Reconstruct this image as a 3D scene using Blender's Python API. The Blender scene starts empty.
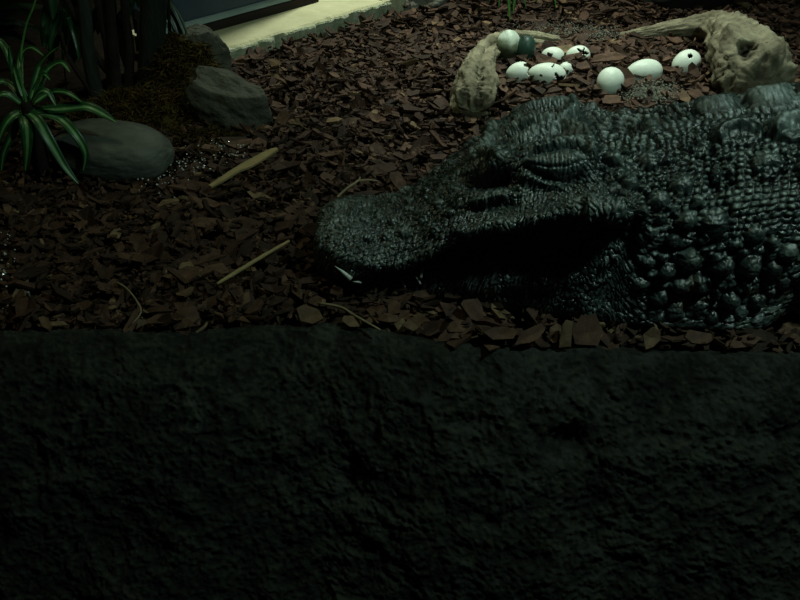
import bpy, bmesh, math, random
import numpy as np
from mathutils import Vector, Matrix, noise as mnoise

random.seed(7)
rng = np.random.default_rng(7)
scene = bpy.context.scene
COL = scene.collection

# ------------------------------------------------------------------ camera
PITCH = math.radians(34.0)
CAM_H = 1.0
FPX = 889.0
CP, SP = math.cos(PITCH), math.sin(PITCH)
cam_d = bpy.data.cameras.new('camera')
cam_d.sensor_width = 36.0
cam_d.lens = FPX * 36.0 / 800.0
cam_d.clip_start = 0.02
cam = bpy.data.objects.new('camera', cam_d)
cam.location = (0, 0, CAM_H)
cam.rotation_euler = (math.pi / 2 - PITCH, 0, 0)
COL.objects.link(cam)
scene.camera = cam


def project(x, y, z):
    zd = y * CP + (CAM_H - z) * SP
    up = (z - CAM_H) * CP + y * SP
    return 400 + FPX * x / zd, 300 - FPX * up / zd


def ray(px, py):
    a, b = (px - 400) / FPX, (300 - py) / FPX
    return Vector((a, CP + b * SP, -SP + b * CP))


# ------------------------------------------------------------------ noise
def h2(ix, iy, seed=0):
    n = (ix.astype(np.int64) * 374761393 + iy.astype(np.int64) * 668265263 + seed * 974634777) & 0xFFFFFFFF
    n = ((n ^ (n >> 13)) * 1274126177) & 0xFFFFFFFF
    n = ((n ^ (n >> 16)) * 2246822519) & 0xFFFFFFFF
    return ((n ^ (n >> 15)) & 0xFFFFFF) / float(0xFFFFFF)


def vnoise(x, y, seed=0):
    ix, iy = np.floor(x), np.floor(y)
    fx, fy = x - ix, y - iy
    fx = fx * fx * fx * (fx * (fx * 6 - 15) + 10)
    fy = fy * fy * fy * (fy * (fy * 6 - 15) + 10)
    a, b = h2(ix, iy, seed), h2(ix + 1, iy, seed)
    c, d = h2(ix, iy + 1, seed), h2(ix + 1, iy + 1, seed)
    return (a * (1 - fx) + b * fx) * (1 - fy) + (c * (1 - fx) + d * fx) * fy


def fbm(x, y, oct=4, seed=0, gain=0.5):
    s, a, t = 0, 1.0, 0
    for o in range(oct):
        s = s + a * (vnoise(x, y, seed + o * 17) - 0.5) * 2
        t += a
        a *= gain
        x, y = x * 2.03 + 3.1, y * 2.03 + 7.7
    return s / t


def worley(u, v, jit=0.8, seed=0):
    iu, iv = np.floor(u), np.floor(v)
    f1 = np.full(u.shape, 9.0)
    f2 = np.full(u.shape, 9.0)
    cid = np.zeros(u.shape)
    for du in (-1, 0, 1):
        for dv in (-1, 0, 1):
            cu, cv = iu + du, iv + dv
            su = cu + 0.5 + (h2(cu, cv, seed) - 0.5) * jit
            sv = cv + 0.5 + (h2(cu, cv, seed + 5) - 0.5) * jit
            d = np.hypot(u - su, v - sv)
            idn = h2(cu, cv, seed + 11)
            near = d < f1
            f2 = np.where(near, f1, np.minimum(f2, d))
            cid = np.where(near, idn, cid)
            f1 = np.where(near, d, f1)
    return f1, f2, cid


def sstep(a, b, x):
    t = np.clip((x - a) / (b - a), 0, 1)
    return t * t * (3 - 2 * t)


# ------------------------------------------------------------------ ground height
def gz(x, y):
    x = np.asarray(x, float)
    y = np.asarray(y, float)
    m = 0.10 * np.exp(-(((x - 0.42) / 0.62) ** 2 + ((y - 2.52) / 0.40) ** 2))
    m = m + 0.012 * fbm(x * 5, y * 5, 3, 3)
    return m


def gzf(x, y):
    return float(gz(np.array([x]), np.array([y]))[0])


def pt(px, py, zoff=0.0):
    """point seen at px, py that lies zoff above the ground"""
    d = ray(px, py)
    o = Vector((0, 0, CAM_H))
    t = (CAM_H - zoff) / -d.z
    for _ in range(12):
        p = o + d * t
        zg = gzf(p.x, p.y) + zoff
        t = (CAM_H - zg) / -d.z
    return o + d * t


# ------------------------------------------------------------------ object helpers
def link_mesh(name, verts, faces, mat, parent=None, smooth=True):
    me = bpy.data.meshes.new(name)
    me.from_pydata([tuple(v) for v in verts], [], faces)
    me.update()
    if smooth:
        me.polygons.foreach_set('use_smooth', [True] * len(me.polygons))
    o = bpy.data.objects.new(name, me)
    if mat:
        me.materials.append(mat)
    COL.objects.link(o)
    if parent:
        o.parent = parent
    return o


def grid_mesh(name, P, mat, closed_v=False, parent=None, caps=False):
    """P: (nu, nv, 3) array"""
    nu, nv = P.shape[:2]
    idx = np.arange(nu * nv).reshape(nu, nv)
    if closed_v:
        a = idx[:-1]
        b = idx[1:]
        q = np.stack([a, b, np.roll(b, -1, 1), np.roll(a, -1, 1)], -1).reshape(-1, 4)
    else:
        q = np.stack([idx[:-1, :-1], idx[1:, :-1], idx[1:, 1:], idx[:-1, 1:]], -1).reshape(-1, 4)
    me = bpy.data.meshes.new(name)
    nvert, nq = nu * nv, len(q)
    me.vertices.add(nvert)
    me.vertices.foreach_set('co', P.reshape(-1).astype(np.float32))
    me.loops.add(nq * 4)
    me.loops.foreach_set('vertex_index', q.reshape(-1).astype(np.int32))
    me.polygons.add(nq)
    me.polygons.foreach_set('loop_start', (np.arange(nq) * 4).astype(np.int32))
    me.polygons.foreach_set('use_smooth', np.ones(nq, bool))
    me.update(calc_edges=True)
    me.validate()
    o = bpy.data.objects.new(name, me)
    me.materials.append(mat)
    COL.objects.link(o)
    if parent:
        o.parent = parent
    return o


def fattr(o, name, vals):
    a = o.data.attributes.new(name, 'FLOAT', 'POINT')
    a.data.foreach_set('value', np.asarray(vals, np.float32).reshape(-1))


def tag(o, label=None, cat=None, group=None, kind=None):
    if label:
        o['label'] = label
    if cat:
        o['category'] = cat
    if group:
        o['group'] = group
    if kind:
        o['kind'] = kind
    return o


def empty(name, loc, label, cat, group=None):
    o = bpy.data.objects.new(name, None)
    o.location = loc
    o.empty_display_size = 0.05
    COL.objects.link(o)
    tag(o, label, cat, group)
    return o


def local(o):
    """keep world coordinates of the mesh while parented to an empty at its loc"""
    o.matrix_parent_inverse = Matrix.Translation(o.parent.location).inverted()
    return o


def recenter(o):
    """move origin of a mesh to its base"""
    n = len(o.data.vertices)
    co = np.zeros(n * 3, np.float32)
    o.data.vertices.foreach_get('co', co)
    co = co.reshape(-1, 3)
    c = np.array([(co[:, 0].min() + co[:, 0].max()) / 2, (co[:, 1].min() + co[:, 1].max()) / 2, co[:, 2].min()])
    o.data.vertices.foreach_set('co', (co - c).astype(np.float32).reshape(-1))
    o.data.update()
    o.location = Vector(c.tolist())
    return o


# ------------------------------------------------------------------ materials
class NT:
    def __init__(self, name):
        self.m = bpy.data.materials.new(name)
        self.m.use_nodes = True
        self.t = self.m.node_tree
        self.b = self.t.nodes['Principled BSDF']

    def n(self, typ, **kw):
        nd = self.t.nodes.new(typ)
        for k, v in kw.items():
            if hasattr(nd, k):
                setattr(nd, k, v)
            else:
                nd.inputs[k].default_value = v
        return nd

    def l(self, a, b):
        self.t.links.new(a, b)

    def ramp(self, fac, stops):
        r = self.n('ShaderNodeValToRGB')
        el = r.color_ramp.elements
        while len(el) < len(stops):
            el.new(0.5)
        for e, (p, c) in zip(el, stops):
            e.position = p
            e.color = (*c, 1) if len(c) == 3 else c
        self.l(fac, r.inputs[0])
        return r

    def noise(self, scale, detail=4, rough=0.6, vec=None, stretch=None):
        nz = self.n('ShaderNodeTexNoise')
        nz.inputs['Scale'].default_value = scale
        nz.inputs['Detail'].default_value = detail
        nz.inputs['Roughness'].default_value = rough
        if vec is None:
            tc = self.n('ShaderNodeTexCoord')
            vec = tc.outputs['Object']
        if stretch:
            mp = self.n('ShaderNodeMapping')
            mp.inputs['Scale'].default_value = stretch
            self.l(vec, mp.inputs[0])
            vec = mp.outputs[0]
        self.l(vec, nz.inputs['Vector'])
        return nz

    def mix(self, fac, a, b, blend='MIX'):
        mx = self.n('ShaderNodeMix')
        mx.data_type = 'RGBA'
        mx.blend_type = blend
        for sock, v in ((mx.inputs['Factor'], fac), (mx.inputs[6], a), (mx.inputs[7], b)):
            if hasattr(v, 'links') or hasattr(v, 'is_linked'):
                self.l(v, sock)
            elif isinstance(v, (int, float)):
                sock.default_value = v
            else:
                sock.default_value = (*v, 1)
        return mx.outputs[2]

    def bump(self, h, strength=0.3, dist=0.01):
        bp = self.n('ShaderNodeBump')
        bp.inputs['Strength'].default_value = strength
        bp.inputs['Distance'].default_value = dist
        self.l(h, bp.inputs['Height'])
        self.l(bp.outputs[0], self.b.inputs['Normal'])
        return bp

    def attr(self, name):
        a = self.n('ShaderNodeAttribute')
        a.attribute_name = name
        return a

    def set(self, rough=0.6, spec=0.4):
        self.b.inputs['Roughness'].default_value = rough
        self.b.inputs['Specular IOR Level'].default_value = spec
        return self


def simple_mat(name, c0, c1, scale=20, rough=0.7, spec=0.3, bump=0.3, bscale=60, bdist=0.005, stretch=None):
    t = NT(name).set(rough, spec)
    nz = t.noise(scale, 5, 0.65, stretch=stretch)
    r = t.ramp(nz.outputs[0], [(0.3, c0), (0.7, c1)])
    t.l(r.outputs[0], t.b.inputs['Base Color'])
    if bump:
        nb = t.noise(bscale, 5, 0.65, stretch=stretch)
        t.bump(nb.outputs[0], bump, bdist)
    return t.m


def bark_mat():
    t = NT('bark_chips').set(0.75, 0.25)
    a = t.attr('tint')
    r = t.ramp(a.outputs['Fac'], [(0.0, (0.028, 0.017, 0.011)), (0.35, (0.065, 0.036, 0.024)),
                                  (0.7, (0.115, 0.066, 0.042)), (0.9, (0.15, 0.10, 0.058)), (1.0, (0.24, 0.18, 0.10))])
    nz = t.noise(45, 5, 0.7)
    r2 = t.ramp(nz.outputs[0], [(0.3, (0.45, 0.45, 0.45)), (0.7, (1.25, 1.2, 1.1))])
    c = t.mix(1.0, r.outputs[0], r2.outputs[0], 'MULTIPLY')
    t.l(c, t.b.inputs['Base Color'])
    nb = t.noise(160, 4, 0.7)
    t.bump(nb.outputs[0], 0.5, 0.004)
    return t.m


M = {}
M['bark'] = bark_mat()
M['soil'] = simple_mat('soil', (0.008, 0.006, 0.004), (0.025, 0.017, 0.012), 30, 0.9, 0.1, 0.6, 80, 0.01)
M['rock_ledge'] = None
M['egg'] = None


def croc_mat():
    t = NT('crocodile_skin').set(0.42, 0.9)
    a = t.attr('cav')  # relief paints highlights onto raised scales and shade into the gaps
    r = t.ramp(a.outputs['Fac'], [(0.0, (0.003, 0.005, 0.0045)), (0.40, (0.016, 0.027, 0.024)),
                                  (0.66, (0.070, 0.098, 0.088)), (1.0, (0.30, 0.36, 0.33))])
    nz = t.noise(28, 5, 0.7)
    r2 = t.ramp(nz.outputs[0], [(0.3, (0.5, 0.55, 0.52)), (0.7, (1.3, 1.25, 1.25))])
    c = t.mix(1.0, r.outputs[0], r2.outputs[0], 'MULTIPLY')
    # dry soil caught in the creases of the neck
    nz2 = t.noise(14, 3, 0.6)
    r3 = t.ramp(nz2.outputs[0], [(0.55, (0, 0, 0)), (0.75, (1, 1, 1))])
    d = t.attr('dirt')
    ml = t.n('ShaderNodeMath', operation='MULTIPLY')
    t.l(r3.outputs[0], ml.inputs[0])
    t.l(d.outputs['Fac'], ml.inputs[1])
    c2 = t.mix(ml.outputs[0], c, (0.075, 0.062, 0.035))
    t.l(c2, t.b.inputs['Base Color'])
    nb = t.noise(320, 4, 0.7)
    t.bump(nb.outputs[0], 0.45, 0.0025)
    nr = t.ramp(nz.outputs[0], [(0.3, (0.17,) * 3), (0.7, (0.36,) * 3)])
    t.l(nr.outputs[0], t.b.inputs['Roughness'])
    return t.m


M['croc'] = croc_mat()
M['tooth'] = simple_mat('tooth_ivory', (0.45, 0.5, 0.42), (0.7, 0.75, 0.66), 60, 0.3, 0.5, 0.1)


def egg_mat(name, c0, c1, stain):
    t = NT(name).set(0.45, 0.4)
    nz = t.noise(14, 4, 0.6)
    r = t.ramp(nz.outputs[0], [(0.35, c0), (0.62, c1)])
    nz2 = t.noise(30, 5, 0.7)
    r2 = t.ramp(nz2.outputs[0], [(0.60, (0, 0, 0)), (0.74, (1, 1, 1))])
    c = t.mix(r2.outputs[0], r.outputs[0], stain)
    t.l(c, t.b.inputs['Base Color'])
    nb = t.noise(120, 4, 0.6)
    t.bump(nb.outputs[0], 0.12, 0.003)
    return t.m


M['egg'] = egg_mat('egg_shell', (0.62, 0.72, 0.60), (0.78, 0.86, 0.76), (0.42, 0.5, 0.38))


def stained_egg():
    t = NT('egg_shell_stained').set(0.45, 0.4)
    tc = t.n('ShaderNodeTexCoord')
    sp_ = t.n('ShaderNodeSeparateXYZ')
    t.l(tc.outputs['Object'], sp_.inputs[0])
    nz = t.noise(28, 5, 0.6)
    m1 = t.n('ShaderNodeMath', operation='MULTIPLY_ADD')
    t.l(nz.outputs[0], m1.inputs[0])
    m1.inputs[1].default_value = -0.07
    t.l(sp_.outputs[0], m1.inputs[2])
    m2 = t.n('ShaderNodeMath', operation='MULTIPLY_ADD')
    t.l(m1.outputs[0], m2.inputs[0])
    m2.inputs[1].default_value = 14
    m2.inputs[2].default_value = 0.95
    r = t.ramp(m2.outputs[0], [(0.25, (0.03, 0.035, 0.018)), (0.5, (0.16, 0.20, 0.12)), (0.75, (0.62, 0.72, 0.60))])
    t.l(r.outputs[0], t.b.inputs['Base Color'])
    return t.m


M['egg_dirty'] = stained_egg()
M['egg_dark'] = egg_mat('egg_dark_green', (0.008, 0.028, 0.018), (0.02, 0.06, 0.042), (0.05, 0.10, 0.07))
M['egg_inside'] = simple_mat('egg_inside', (0.01, 0.012, 0.008), (0.04, 0.04, 0.025), 30)


def log_mat():
    t = NT('driftwood').set(0.8, 0.2)
    nz = t.noise(11, 5, 0.65)
    r = t.ramp(nz.outputs[0], [(0.3, (0.075, 0.065, 0.040)), (0.7, (0.36, 0.335, 0.225))])
    a = t.attr('pit_shade')  # dents and cracks coloured near-black in place of shade
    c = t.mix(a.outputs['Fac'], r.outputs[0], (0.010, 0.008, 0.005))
    t.l(c, t.b.inputs['Base Color'])
    nb = t.noise(40, 6, 0.7)
    t.bump(nb.outputs[0], 0.8, 0.01)
    return t.m


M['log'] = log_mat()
M['kerb'] = simple_mat('kerb_concrete', (0.50, 0.50, 0.32), (0.66, 0.66, 0.44), 9, 0.8, 0.2, 0.25, 70, 0.006)
M['kerb_face'] = simple_mat('kerb_worn_edge', (0.32, 0.38, 0.22), (0.62, 0.65, 0.52), 22, 0.85, 0.2, 0.8, 60, 0.012)
M['blue'] = simple_mat('blue_panel', (0.032, 0.058, 0.088), (0.045, 0.076, 0.11), 6, 0.4, 0.35, 0)
M['gap_shade'] = simple_mat('gap_shadow', (0.012, 0.008, 0.008), (0.02, 0.014, 0.014), 10, 0.6, 0.3, 0)  # near-black brown painted as the shadow between kerb and panel
M['strip'] = simple_mat('frame_strip', (0.25, 0.34, 0.34), (0.36, 0.46, 0.45), 10, 0.4, 0.5, 0)
M['greyrock'] = simple_mat('grey_rock', (0.035, 0.040, 0.030), (0.11, 0.115, 0.085), 8, 0.7, 0.3, 0.6, 35, 0.015)
M['boulder'] = simple_mat('boulder_stone', (0.06, 0.072, 0.058), (0.14, 0.155, 0.125), 14, 0.6, 0.35, 0.35, 60, 0.006, (0.6, 1, 1.6))
M['moss'] = simple_mat('brown_moss', (0.028, 0.019, 0.006), (0.10, 0.070, 0.020), 25, 0.95, 0.1, 0.3)
M['stone'] = simple_mat('pale_stone', (0.12, 0.12, 0.10), (0.28, 0.28, 0.25), 12, 0.8, 0.2, 0.6, 40, 0.01)
M['wall'] = simple_mat('dark_wall', (0.006, 0.008, 0.006), (0.012, 0.014, 0.011), 5, 0.9, 0.1, 0.2)
M['trunk'] = simple_mat('plant_stem', (0.010, 0.014, 0.011), (0.032, 0.042, 0.035), 14, 0.8, 0.2, 0.5, 50, 0.01, (3, 3, 0.4))
M['darkstem'] = simple_mat('dark_stem', (0.008, 0.007, 0.005), (0.022, 0.018, 0.012), 14, 0.8, 0.2, 0.4, 50, 0.01)
M['wood'] = simple_mat('pale_wood', (0.26, 0.20, 0.09), (0.40, 0.31, 0.15), 18, 0.75, 0.2, 0.4, 60, 0.004, (1, 1, 6))
M['twig'] = simple_mat('pale_twig', (0.16, 0.13, 0.075), (0.30, 0.25, 0.15), 25, 0.8, 0.2, 0.3)
M['grit'] = simple_mat('pale_grit', (0.12, 0.13, 0.10), (0.30, 0.31, 0.25), 60, 0.9, 0.2, 0)
M['glint'] = simple_mat('glint_pale', (0.4, 0.48, 0.45), (0.75, 0.82, 0.78), 60, 0.12, 0.9, 0)  # pale colour standing in for sparkling glints


def leaf_mat(name, g0, g1, stripe):
    t = NT(name).set(0.38, 0.45)
    a = t.attr('across')
    r = t.ramp(a.outputs['Fac'], [(0.0, stripe), (0.16, stripe), (0.34, g1), (1.0, g0)])
    nz = t.noise(40, 3, 0.5)
    r2 = t.ramp(nz.outputs[0], [(0.3, (0.7,) * 3), (0.7, (1.15,) * 3)])
    c = t.mix(1.0, r.outputs[0], r2.outputs[0], 'MULTIPLY')
    t.l(c, t.b.inputs['Base Color'])
    return t.m


M['leaf'] = leaf_mat('striped_leaf', (0.008, 0.050, 0.015), (0.022, 0.105, 0.028), (0.16, 0.34, 0.13))
M['leaf_dark'] = leaf_mat('dark_leaf', (0.006, 0.030, 0.012), (0.010, 0.045, 0.016), (0.014, 0.06, 0.02))
M['leaf_bright'] = leaf_mat('bright_leaf', (0.03, 0.12, 0.02), (0.05, 0.17, 0.03), (0.07, 0.22, 0.05))


def ledge_mat():
    t = NT('rough_dark_rock').set(0.8, 0.25)
    nz = t.noise(9, 6, 0.7)
    r = t.ramp(nz.outputs[0], [(0.3, (0.010, 0.012, 0.009)), (0.7, (0.040, 0.046, 0.035))])
    nz2 = t.noise(26, 4, 0.7)
    r2 = t.ramp(nz2.outputs[0], [(0.58, (0, 0, 0)), (0.75, (1, 1, 1))])
    c = t.mix(r2.outputs[0], r.outputs[0], (0.042, 0.046, 0.022))
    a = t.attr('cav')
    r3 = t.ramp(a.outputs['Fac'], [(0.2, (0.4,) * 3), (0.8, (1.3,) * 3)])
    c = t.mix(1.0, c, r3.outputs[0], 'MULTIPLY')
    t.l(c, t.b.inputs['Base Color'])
    nb = t.noise(110, 6, 0.75)
    t.bump(nb.outputs[0], 0.8, 0.006)
    return t.m


M['ledge'] = ledge_mat()

# ================================================================== CROCODILE
YC = 1.62
# x, zt, qe, ze, qm, zm, ql, zl, qr, zr, qj, zj, qb, zb
ST = [
    (-.180, .072, .012, .072, .026, .068, .032, .052, .030, .046, .028, .040, .015, .034),
    (-.176, .088, .025, .088, .052, .078, .062, .052, .058, .042, .054, .026, .03, .016),
    (-.160, .106, .040, .106, .084, .090, .096, .052, .088, .040, .086, .022, .075, .004),
    (-.130, .116, .050, .116, .106, .096, .122, .052, .112, .038, .110, .020, .10, 0),
    (-.090, .118, .055, .117, .118, .098, .135, .055, .122, .038, .120, .020, .11, 0),
    (-.040, .112, .060, .110, .116, .096, .138, .068, .122, .044, .124, .022, .115, 0),
    (.020, .136, .062, .132, .116, .118, .146, .086, .124, .058, .132, .028, .125, 0),
    (.060, .166, .066, .162, .122, .144, .156, .112, .128, .085, .146, .045, .138, 0),
    (.105, .205, .074, .205, .132, .176, .168, .146, .140, .115, .160, .055, .150, 0),
    (.150, .240, .084, .242, .144, .200, .182, .174, .150, .140, .172, .065, .162, 0),
    (.210, .276, .096, .284, .150, .226, .200, .200, .166, .163, .190, .072, .180, 0),
    (.270, .298, .106, .308, .156, .248, .214, .226, .180, .185, .206, .080, .196, 0),
    (.330, .304, .108, .314, .164, .262, .228, .246, .194, .203, .220, .085, .210, 0),
    (.370, .302, .102, .310, .166, .268, .238, .254, .206, .210, .228, .085, .218, 0),
    (.402, .298, .098, .298, .164, .268, .243, .250, .212, .196, .226, .060, .220, 0),
    (.428, .298, .096, .292, .160, .262, .220, .234, .215, .180, .232, .060, .224, 0),
    (.470, .304, .098, .294, .160, .262, .208, .222, .226, .155, .240, .058, .230, 0),
    (.540, .314, .104, .306, .166, .270, .212, .222, .238, .145, .248, .052, .236, 0),
    (.620, .322, .108, .316, .172, .278, .218, .224, .246, .145, .254, .050, .242, 0),
    (.690, .330, .110, .324, .178, .284, .222, .226, .246, .145, .250, .050, .236, 0),
    (.745, .338, .116, .332, .184, .290, .224, .230, .236, .155, .222, .060, .19, 0),
    (.800, .350, .124, .344, .202, .300, .252, .234, .270, .160, .256, .084, .20, 0),
    (.950, .380, .140, .370, .240, .318, .312, .236, .340, .150, .318, .070, .26, 0),
    (1.30, .400, .150, .392, .280, .336, .362, .240, .392, .150, .370, .060, .30, 0),
    (1.80, .390, .140, .382, .260, .326, .340, .236, .370, .150, .350, .060, .28, 0),
    (2.15, .330, .110, .322, .190, .280, .240, .210, .260, .140, .240, .060, .18, 0),
    (2.60, .250, .070, .246, .110, .210, .130, .160, .135, .110, .130, .050, .10, 0),
    (3.20, .170, .030, .168, .050, .140, .055, .110, .058, .075, .055, .035, .04, 0),
    (3.70, .060, .006, .060, .010, .050, .012, .040, .012, .030, .012, .015, .008, .004),
]
ST = np.array(ST)


def smooth1(xs, vals, sig):
    """gaussian smoothing of a dense, evenly sampled function"""
    dx = xs[1] - xs[0]
    r = int(3 * sig / dx) + 1
    k = np.exp(-0.5 * (np.arange(-r, r + 1) * dx / sig) ** 2)
    k /= k.sum()
    return np.convolve(np.pad(vals, r, mode='edge'), k, mode='valid')


dense = np.arange(-0.180, 3.70, 0.002)
ctrl = np.stack([np.interp(dense, ST[:, 0], ST[:, i]) for i in range(1, 14)], 1)
sm = np.stack([smooth1(dense, ctrl[:, i], 0.013) for i in range(13)], 1)
wt = sstep(-0.178, -0.14, dense)[:, None]
ctrl = ctrl * (1 - wt) + sm * wt

xs = np.concatenate([np.linspace(-0.180, -0.165, 20, endpoint=False) , np.linspace(-0.165, 0.80, 860, endpoint=False),
                     np.linspace(0.80, 1.0, 60, endpoint=False), np.linspace(1.0, 3.698, 160)])
C = np.stack([np.interp(xs, dense, ctrl[:, i]) for i in range(13)], 1)
nx = len(xs)
# control points: T E M L R J B Cc
CPq = np.stack([0 * xs, C[:, 1], C[:, 3], C[:, 5], C[:, 7], C[:, 9], C[:, 11], 0 * xs], 1)
CPz = np.stack([C[:, 0], C[:, 2], C[:, 4], C[:, 6], C[:, 8], C[:, 10], C[:, 12], C[:, 12] - 0.004], 1)


def weights(vs):
    W = np.zeros((len(vs), 10))  # phantom at 0 and 9
    for i, v in enumerate(vs):
        k = min(int(v), 6)
        t = v - k
        t2, t3 = t * t, t * t * t
        w = [-.5 * t + t2 - .5 * t3, 1 - 2.5 * t2 + 1.5 * t3, .5 * t + 2 * t2 - 1.5 * t3, -.5 * t2 + .5 * t3]
        for j in range(4):
            W[i, k + j] += w[j]
    return W


def seg_vs(counts):
    out = []
    for k, c in enumerate(counts):
        out += list(k + np.arange(c) / c)
    return np.array(out)


near_v = np.concatenate([seg_vs([60, 66, 72, 60, 80, 60, 16]), [7.0]])
far_v = seg_vs([26, 22, 18, 12, 14, 14, 8])[1:][::-1]
Qe = np.concatenate([-CPq[:, 1:2], CPq, -CPq[:, 6:7]], 1)
Ze = np.concatenate([CPz[:, 1:2], CPz, CPz[:, 6:7]], 1)
Wn, Wf = weights(near_v), weights(far_v)
qn, zn = Qe @ Wn.T, Ze @ Wn.T
qf, zf = -(Qe @ Wf.T), Ze @ Wf.T
q = np.concatenate([qn, qf], 1)
z = np.concatenate([zn, zf], 1)
NV = q.shape[1]
vpar = np.concatenate([near_v, far_v])[None, :].repeat(nx, 0)
X = xs[:, None].repeat(NV, 1)
Pos = np.stack([X, YC - q, z], -1)


def normals(P):
    du = np.gradient(P, axis=0)
    dv = np.roll(P, -1, 1) - np.roll(P, 1, 1)
    n = np.cross(du, dv)
    n /= np.linalg.norm(n, axis=-1, keepdims=True) + 1e-12
    return n


Nrm = normals(Pos)
cen = Pos.mean(1, keepdims=True)
if ((Pos - cen) * Nrm).sum(-1).mean() < 0:
    Nrm = -Nrm
    NSIGN = -1
else:
    NSIGN = 1

CAMP = np.array([0, 0, CAM_H])
PX, PY = project(Pos[..., 0], Pos[..., 1], Pos[..., 2])
facing = ((CAMP - Pos) * Nrm).sum(-1) > 0


def surf(px, py, farok=True):
    d = (PX - px) ** 2 + (PY - py) ** 2
    dist = np.linalg.norm(CAMP - Pos, axis=-1)
    d = np.where(facing, d, 1e9)
    k = d.min()
    cand = d < max(k * 1.5, 9)
    dd = np.where(cand, dist, 1e9)
    i = np.unravel_index(dd.argmin(), dd.shape)
    p = Pos[i]
    return np.array([p[0], abs(YC - p[1]), p[2]])


AQ = np.abs(q)
D = np.zeros_like(q)      # displacement (coarse)
DIRT = np.zeros_like(q)


def rows(xmin, xmax):
    i0 = np.searchsorted(xs, xmin)
    i1 = np.searchsorted(xs, xmax)
    return slice(max(i0 - 1, 0), i1 + 1)


def seg_dist(sl, a, b, aniso=None):
    p = np.stack([X[sl], AQ[sl], z[sl]], -1)
    ab = b - a
    L = max((ab * ab).sum(), 1e-12)
    t = np.clip(((p - a) * ab).sum(-1) / L, 0, 1)
    c = a + t[..., None] * ab
    return np.linalg.norm(p - c, axis=-1), t


def bump(px, py, r_px, amp, flat=2.0, keel=0.0, sx=1.0):
    """raised knob, radius in photo pixels (about 530 px per metre here)"""
    c = surf(px, py)
    r = r_px / 530.0
    R = r * 1.6 * max(sx, 1)
    sl = rows(c[0] - R, c[0] + R)
    dx = (X[sl] - c[0]) / sx
    dq = AQ[sl] - c[1]
    dz = z[sl] - c[2]
    d = np.sqrt(dx * dx + dq * dq + dz * dz) / r
    h = np.clip(1 - np.clip(d, 0, 1) ** flat, 0, 1) ** 0.6
    if keel:
        h = h * (1 + keel * np.clip(1 - np.abs(dz) / (0.35 * r), 0, 1))
    moat = np.exp(-((d - 1.15) / 0.22) ** 2) * 0.28
    D[sl] += amp * (h - moat)
    DIRT[sl] += np.exp(-((d - 1.2) / 0.25) ** 2)


def stroke(pts, w_px, amp, taper=True, side=0, power=2.0):
    """ridge (amp > 0) or crease (amp < 0) along a line over the skin"""
    P = [surf(*p) for p in pts]
    w = w_px / 530.0
    x0 = min(p[0] for p in P) - 3 * w
    x1 = max(p[0] for p in P) + 3 * w
    sl = rows(x0, x1)
    best = np.full(X[sl].shape, 9.0)
    tt = np.zeros(X[sl].shape)
    n = len(P) - 1
    for i in range(n):
        d, t = seg_dist(sl, P[i], P[i + 1])
        tt = np.where(d < best, (i + t) / n, tt)
        best = np.minimum(best, d)
    h = np.exp(-(best / w) ** power)
    if taper:
        h = h * np.clip(np.minimum(tt, 1 - tt) * 5 + 0.25, 0, 1)
    D[sl] += amp * h


# ---- large forms of the head
stroke([(530, 164), (555, 163), (576, 160)], 13, 0.016, taper=False)                      # closed eye
stroke([(519, 164), (530, 171), (546, 178), (562, 182), (578, 178), (589, 168)], 3.2, -0.012)   # crease under the eye
stroke([(517, 162), (532, 156), (548, 151), (566, 148), (582, 152), (591, 162)], 3.2, -0.013)    # crease over the eye
stroke([(524, 165), (545, 168), (568, 167), (584, 162)], 1.5, -0.004)                      # lid slit
stroke([(505, 149), (524, 142), (542, 136), (562, 131), (580, 137), (593, 152), (597, 164)], 6.5, 0.020)   # brow
stroke([(510, 176), (528, 180), (546, 186), (566, 188)], 3.5, 0.006)                       # fold beneath the lower lid
stroke([(468, 160), (480, 154), (492, 156), (502, 162)], 9, 0.022)                        # swelling before the eye
stroke([(458, 178), (475, 180), (492, 180), (509, 177)], 9, -0.036)                        # hollow under it
stroke([(467, 205), (480, 201), (494, 197), (508, 196)], 4, 0.010)                         # scaly ridge
stroke([(466, 213), (482, 209), (500, 204), (516, 205)], 5, -0.009)
stroke([(452, 229), (464, 235), (478, 231), (497, 225), (515, 224)], 6, 0.010)             # lip folds
stroke([(515, 224), (545, 217), (575, 207), (598, 203)], 8, 0.008)
stroke([(580, 208), (600, 206), (616, 211), (627, 219)], 12, 0.017)                        # cheek swelling
stroke([(520, 113), (534, 103), (552, 98), (574, 100)], 5, 0.014)                          # rear crest of the skull
stroke([(517, 131), (540, 127), (560, 124), (573, 119), (576, 106)], 4, 0.009)
stroke([(528, 120), (545, 114), (562, 113)], 7, -0.010)
stroke([(470, 140), (486, 131), (505, 127)], 5, 0.007)
for (a, b, r) in ((480, 129, 5), (494, 126, 4), (506, 128, 5), (515, 118, 5), (463, 147, 4), (470, 150, 4)):
    bump(a, b, r, 0.006)
stroke([(600, 126), (597, 150), (604, 176), (622, 196), (640, 222), (634, 250), (618, 282)], 5, -0.012)   # fold behind the head
# snout
stroke([(328, 212), (345, 205), (362, 208)], 10, 0.008)                                    # nostril mound
stroke([(345, 232), (372, 222), (400, 216), (430, 214)], 7, 0.005)
stroke([(360, 246), (390, 240), (418, 238)], 6, -0.004)
stroke([(329, 256), (345, 263), (372, 270), (402, 266), (424, 256), (446, 244)], 6, 0.006)
for (a, b, r) in ((352, 214, 5), (364, 221, 5), (378, 213, 5), (392, 222, 6), (408, 209, 5), (404, 232, 6), (421, 222, 5), (384, 236, 5), (368, 238, 5), (436, 205, 6), (425, 198, 4), (450, 190, 5), (432, 232, 5), (446, 214, 5)):
    bump(a, b, r * 1.1, 0.0062)
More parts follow.
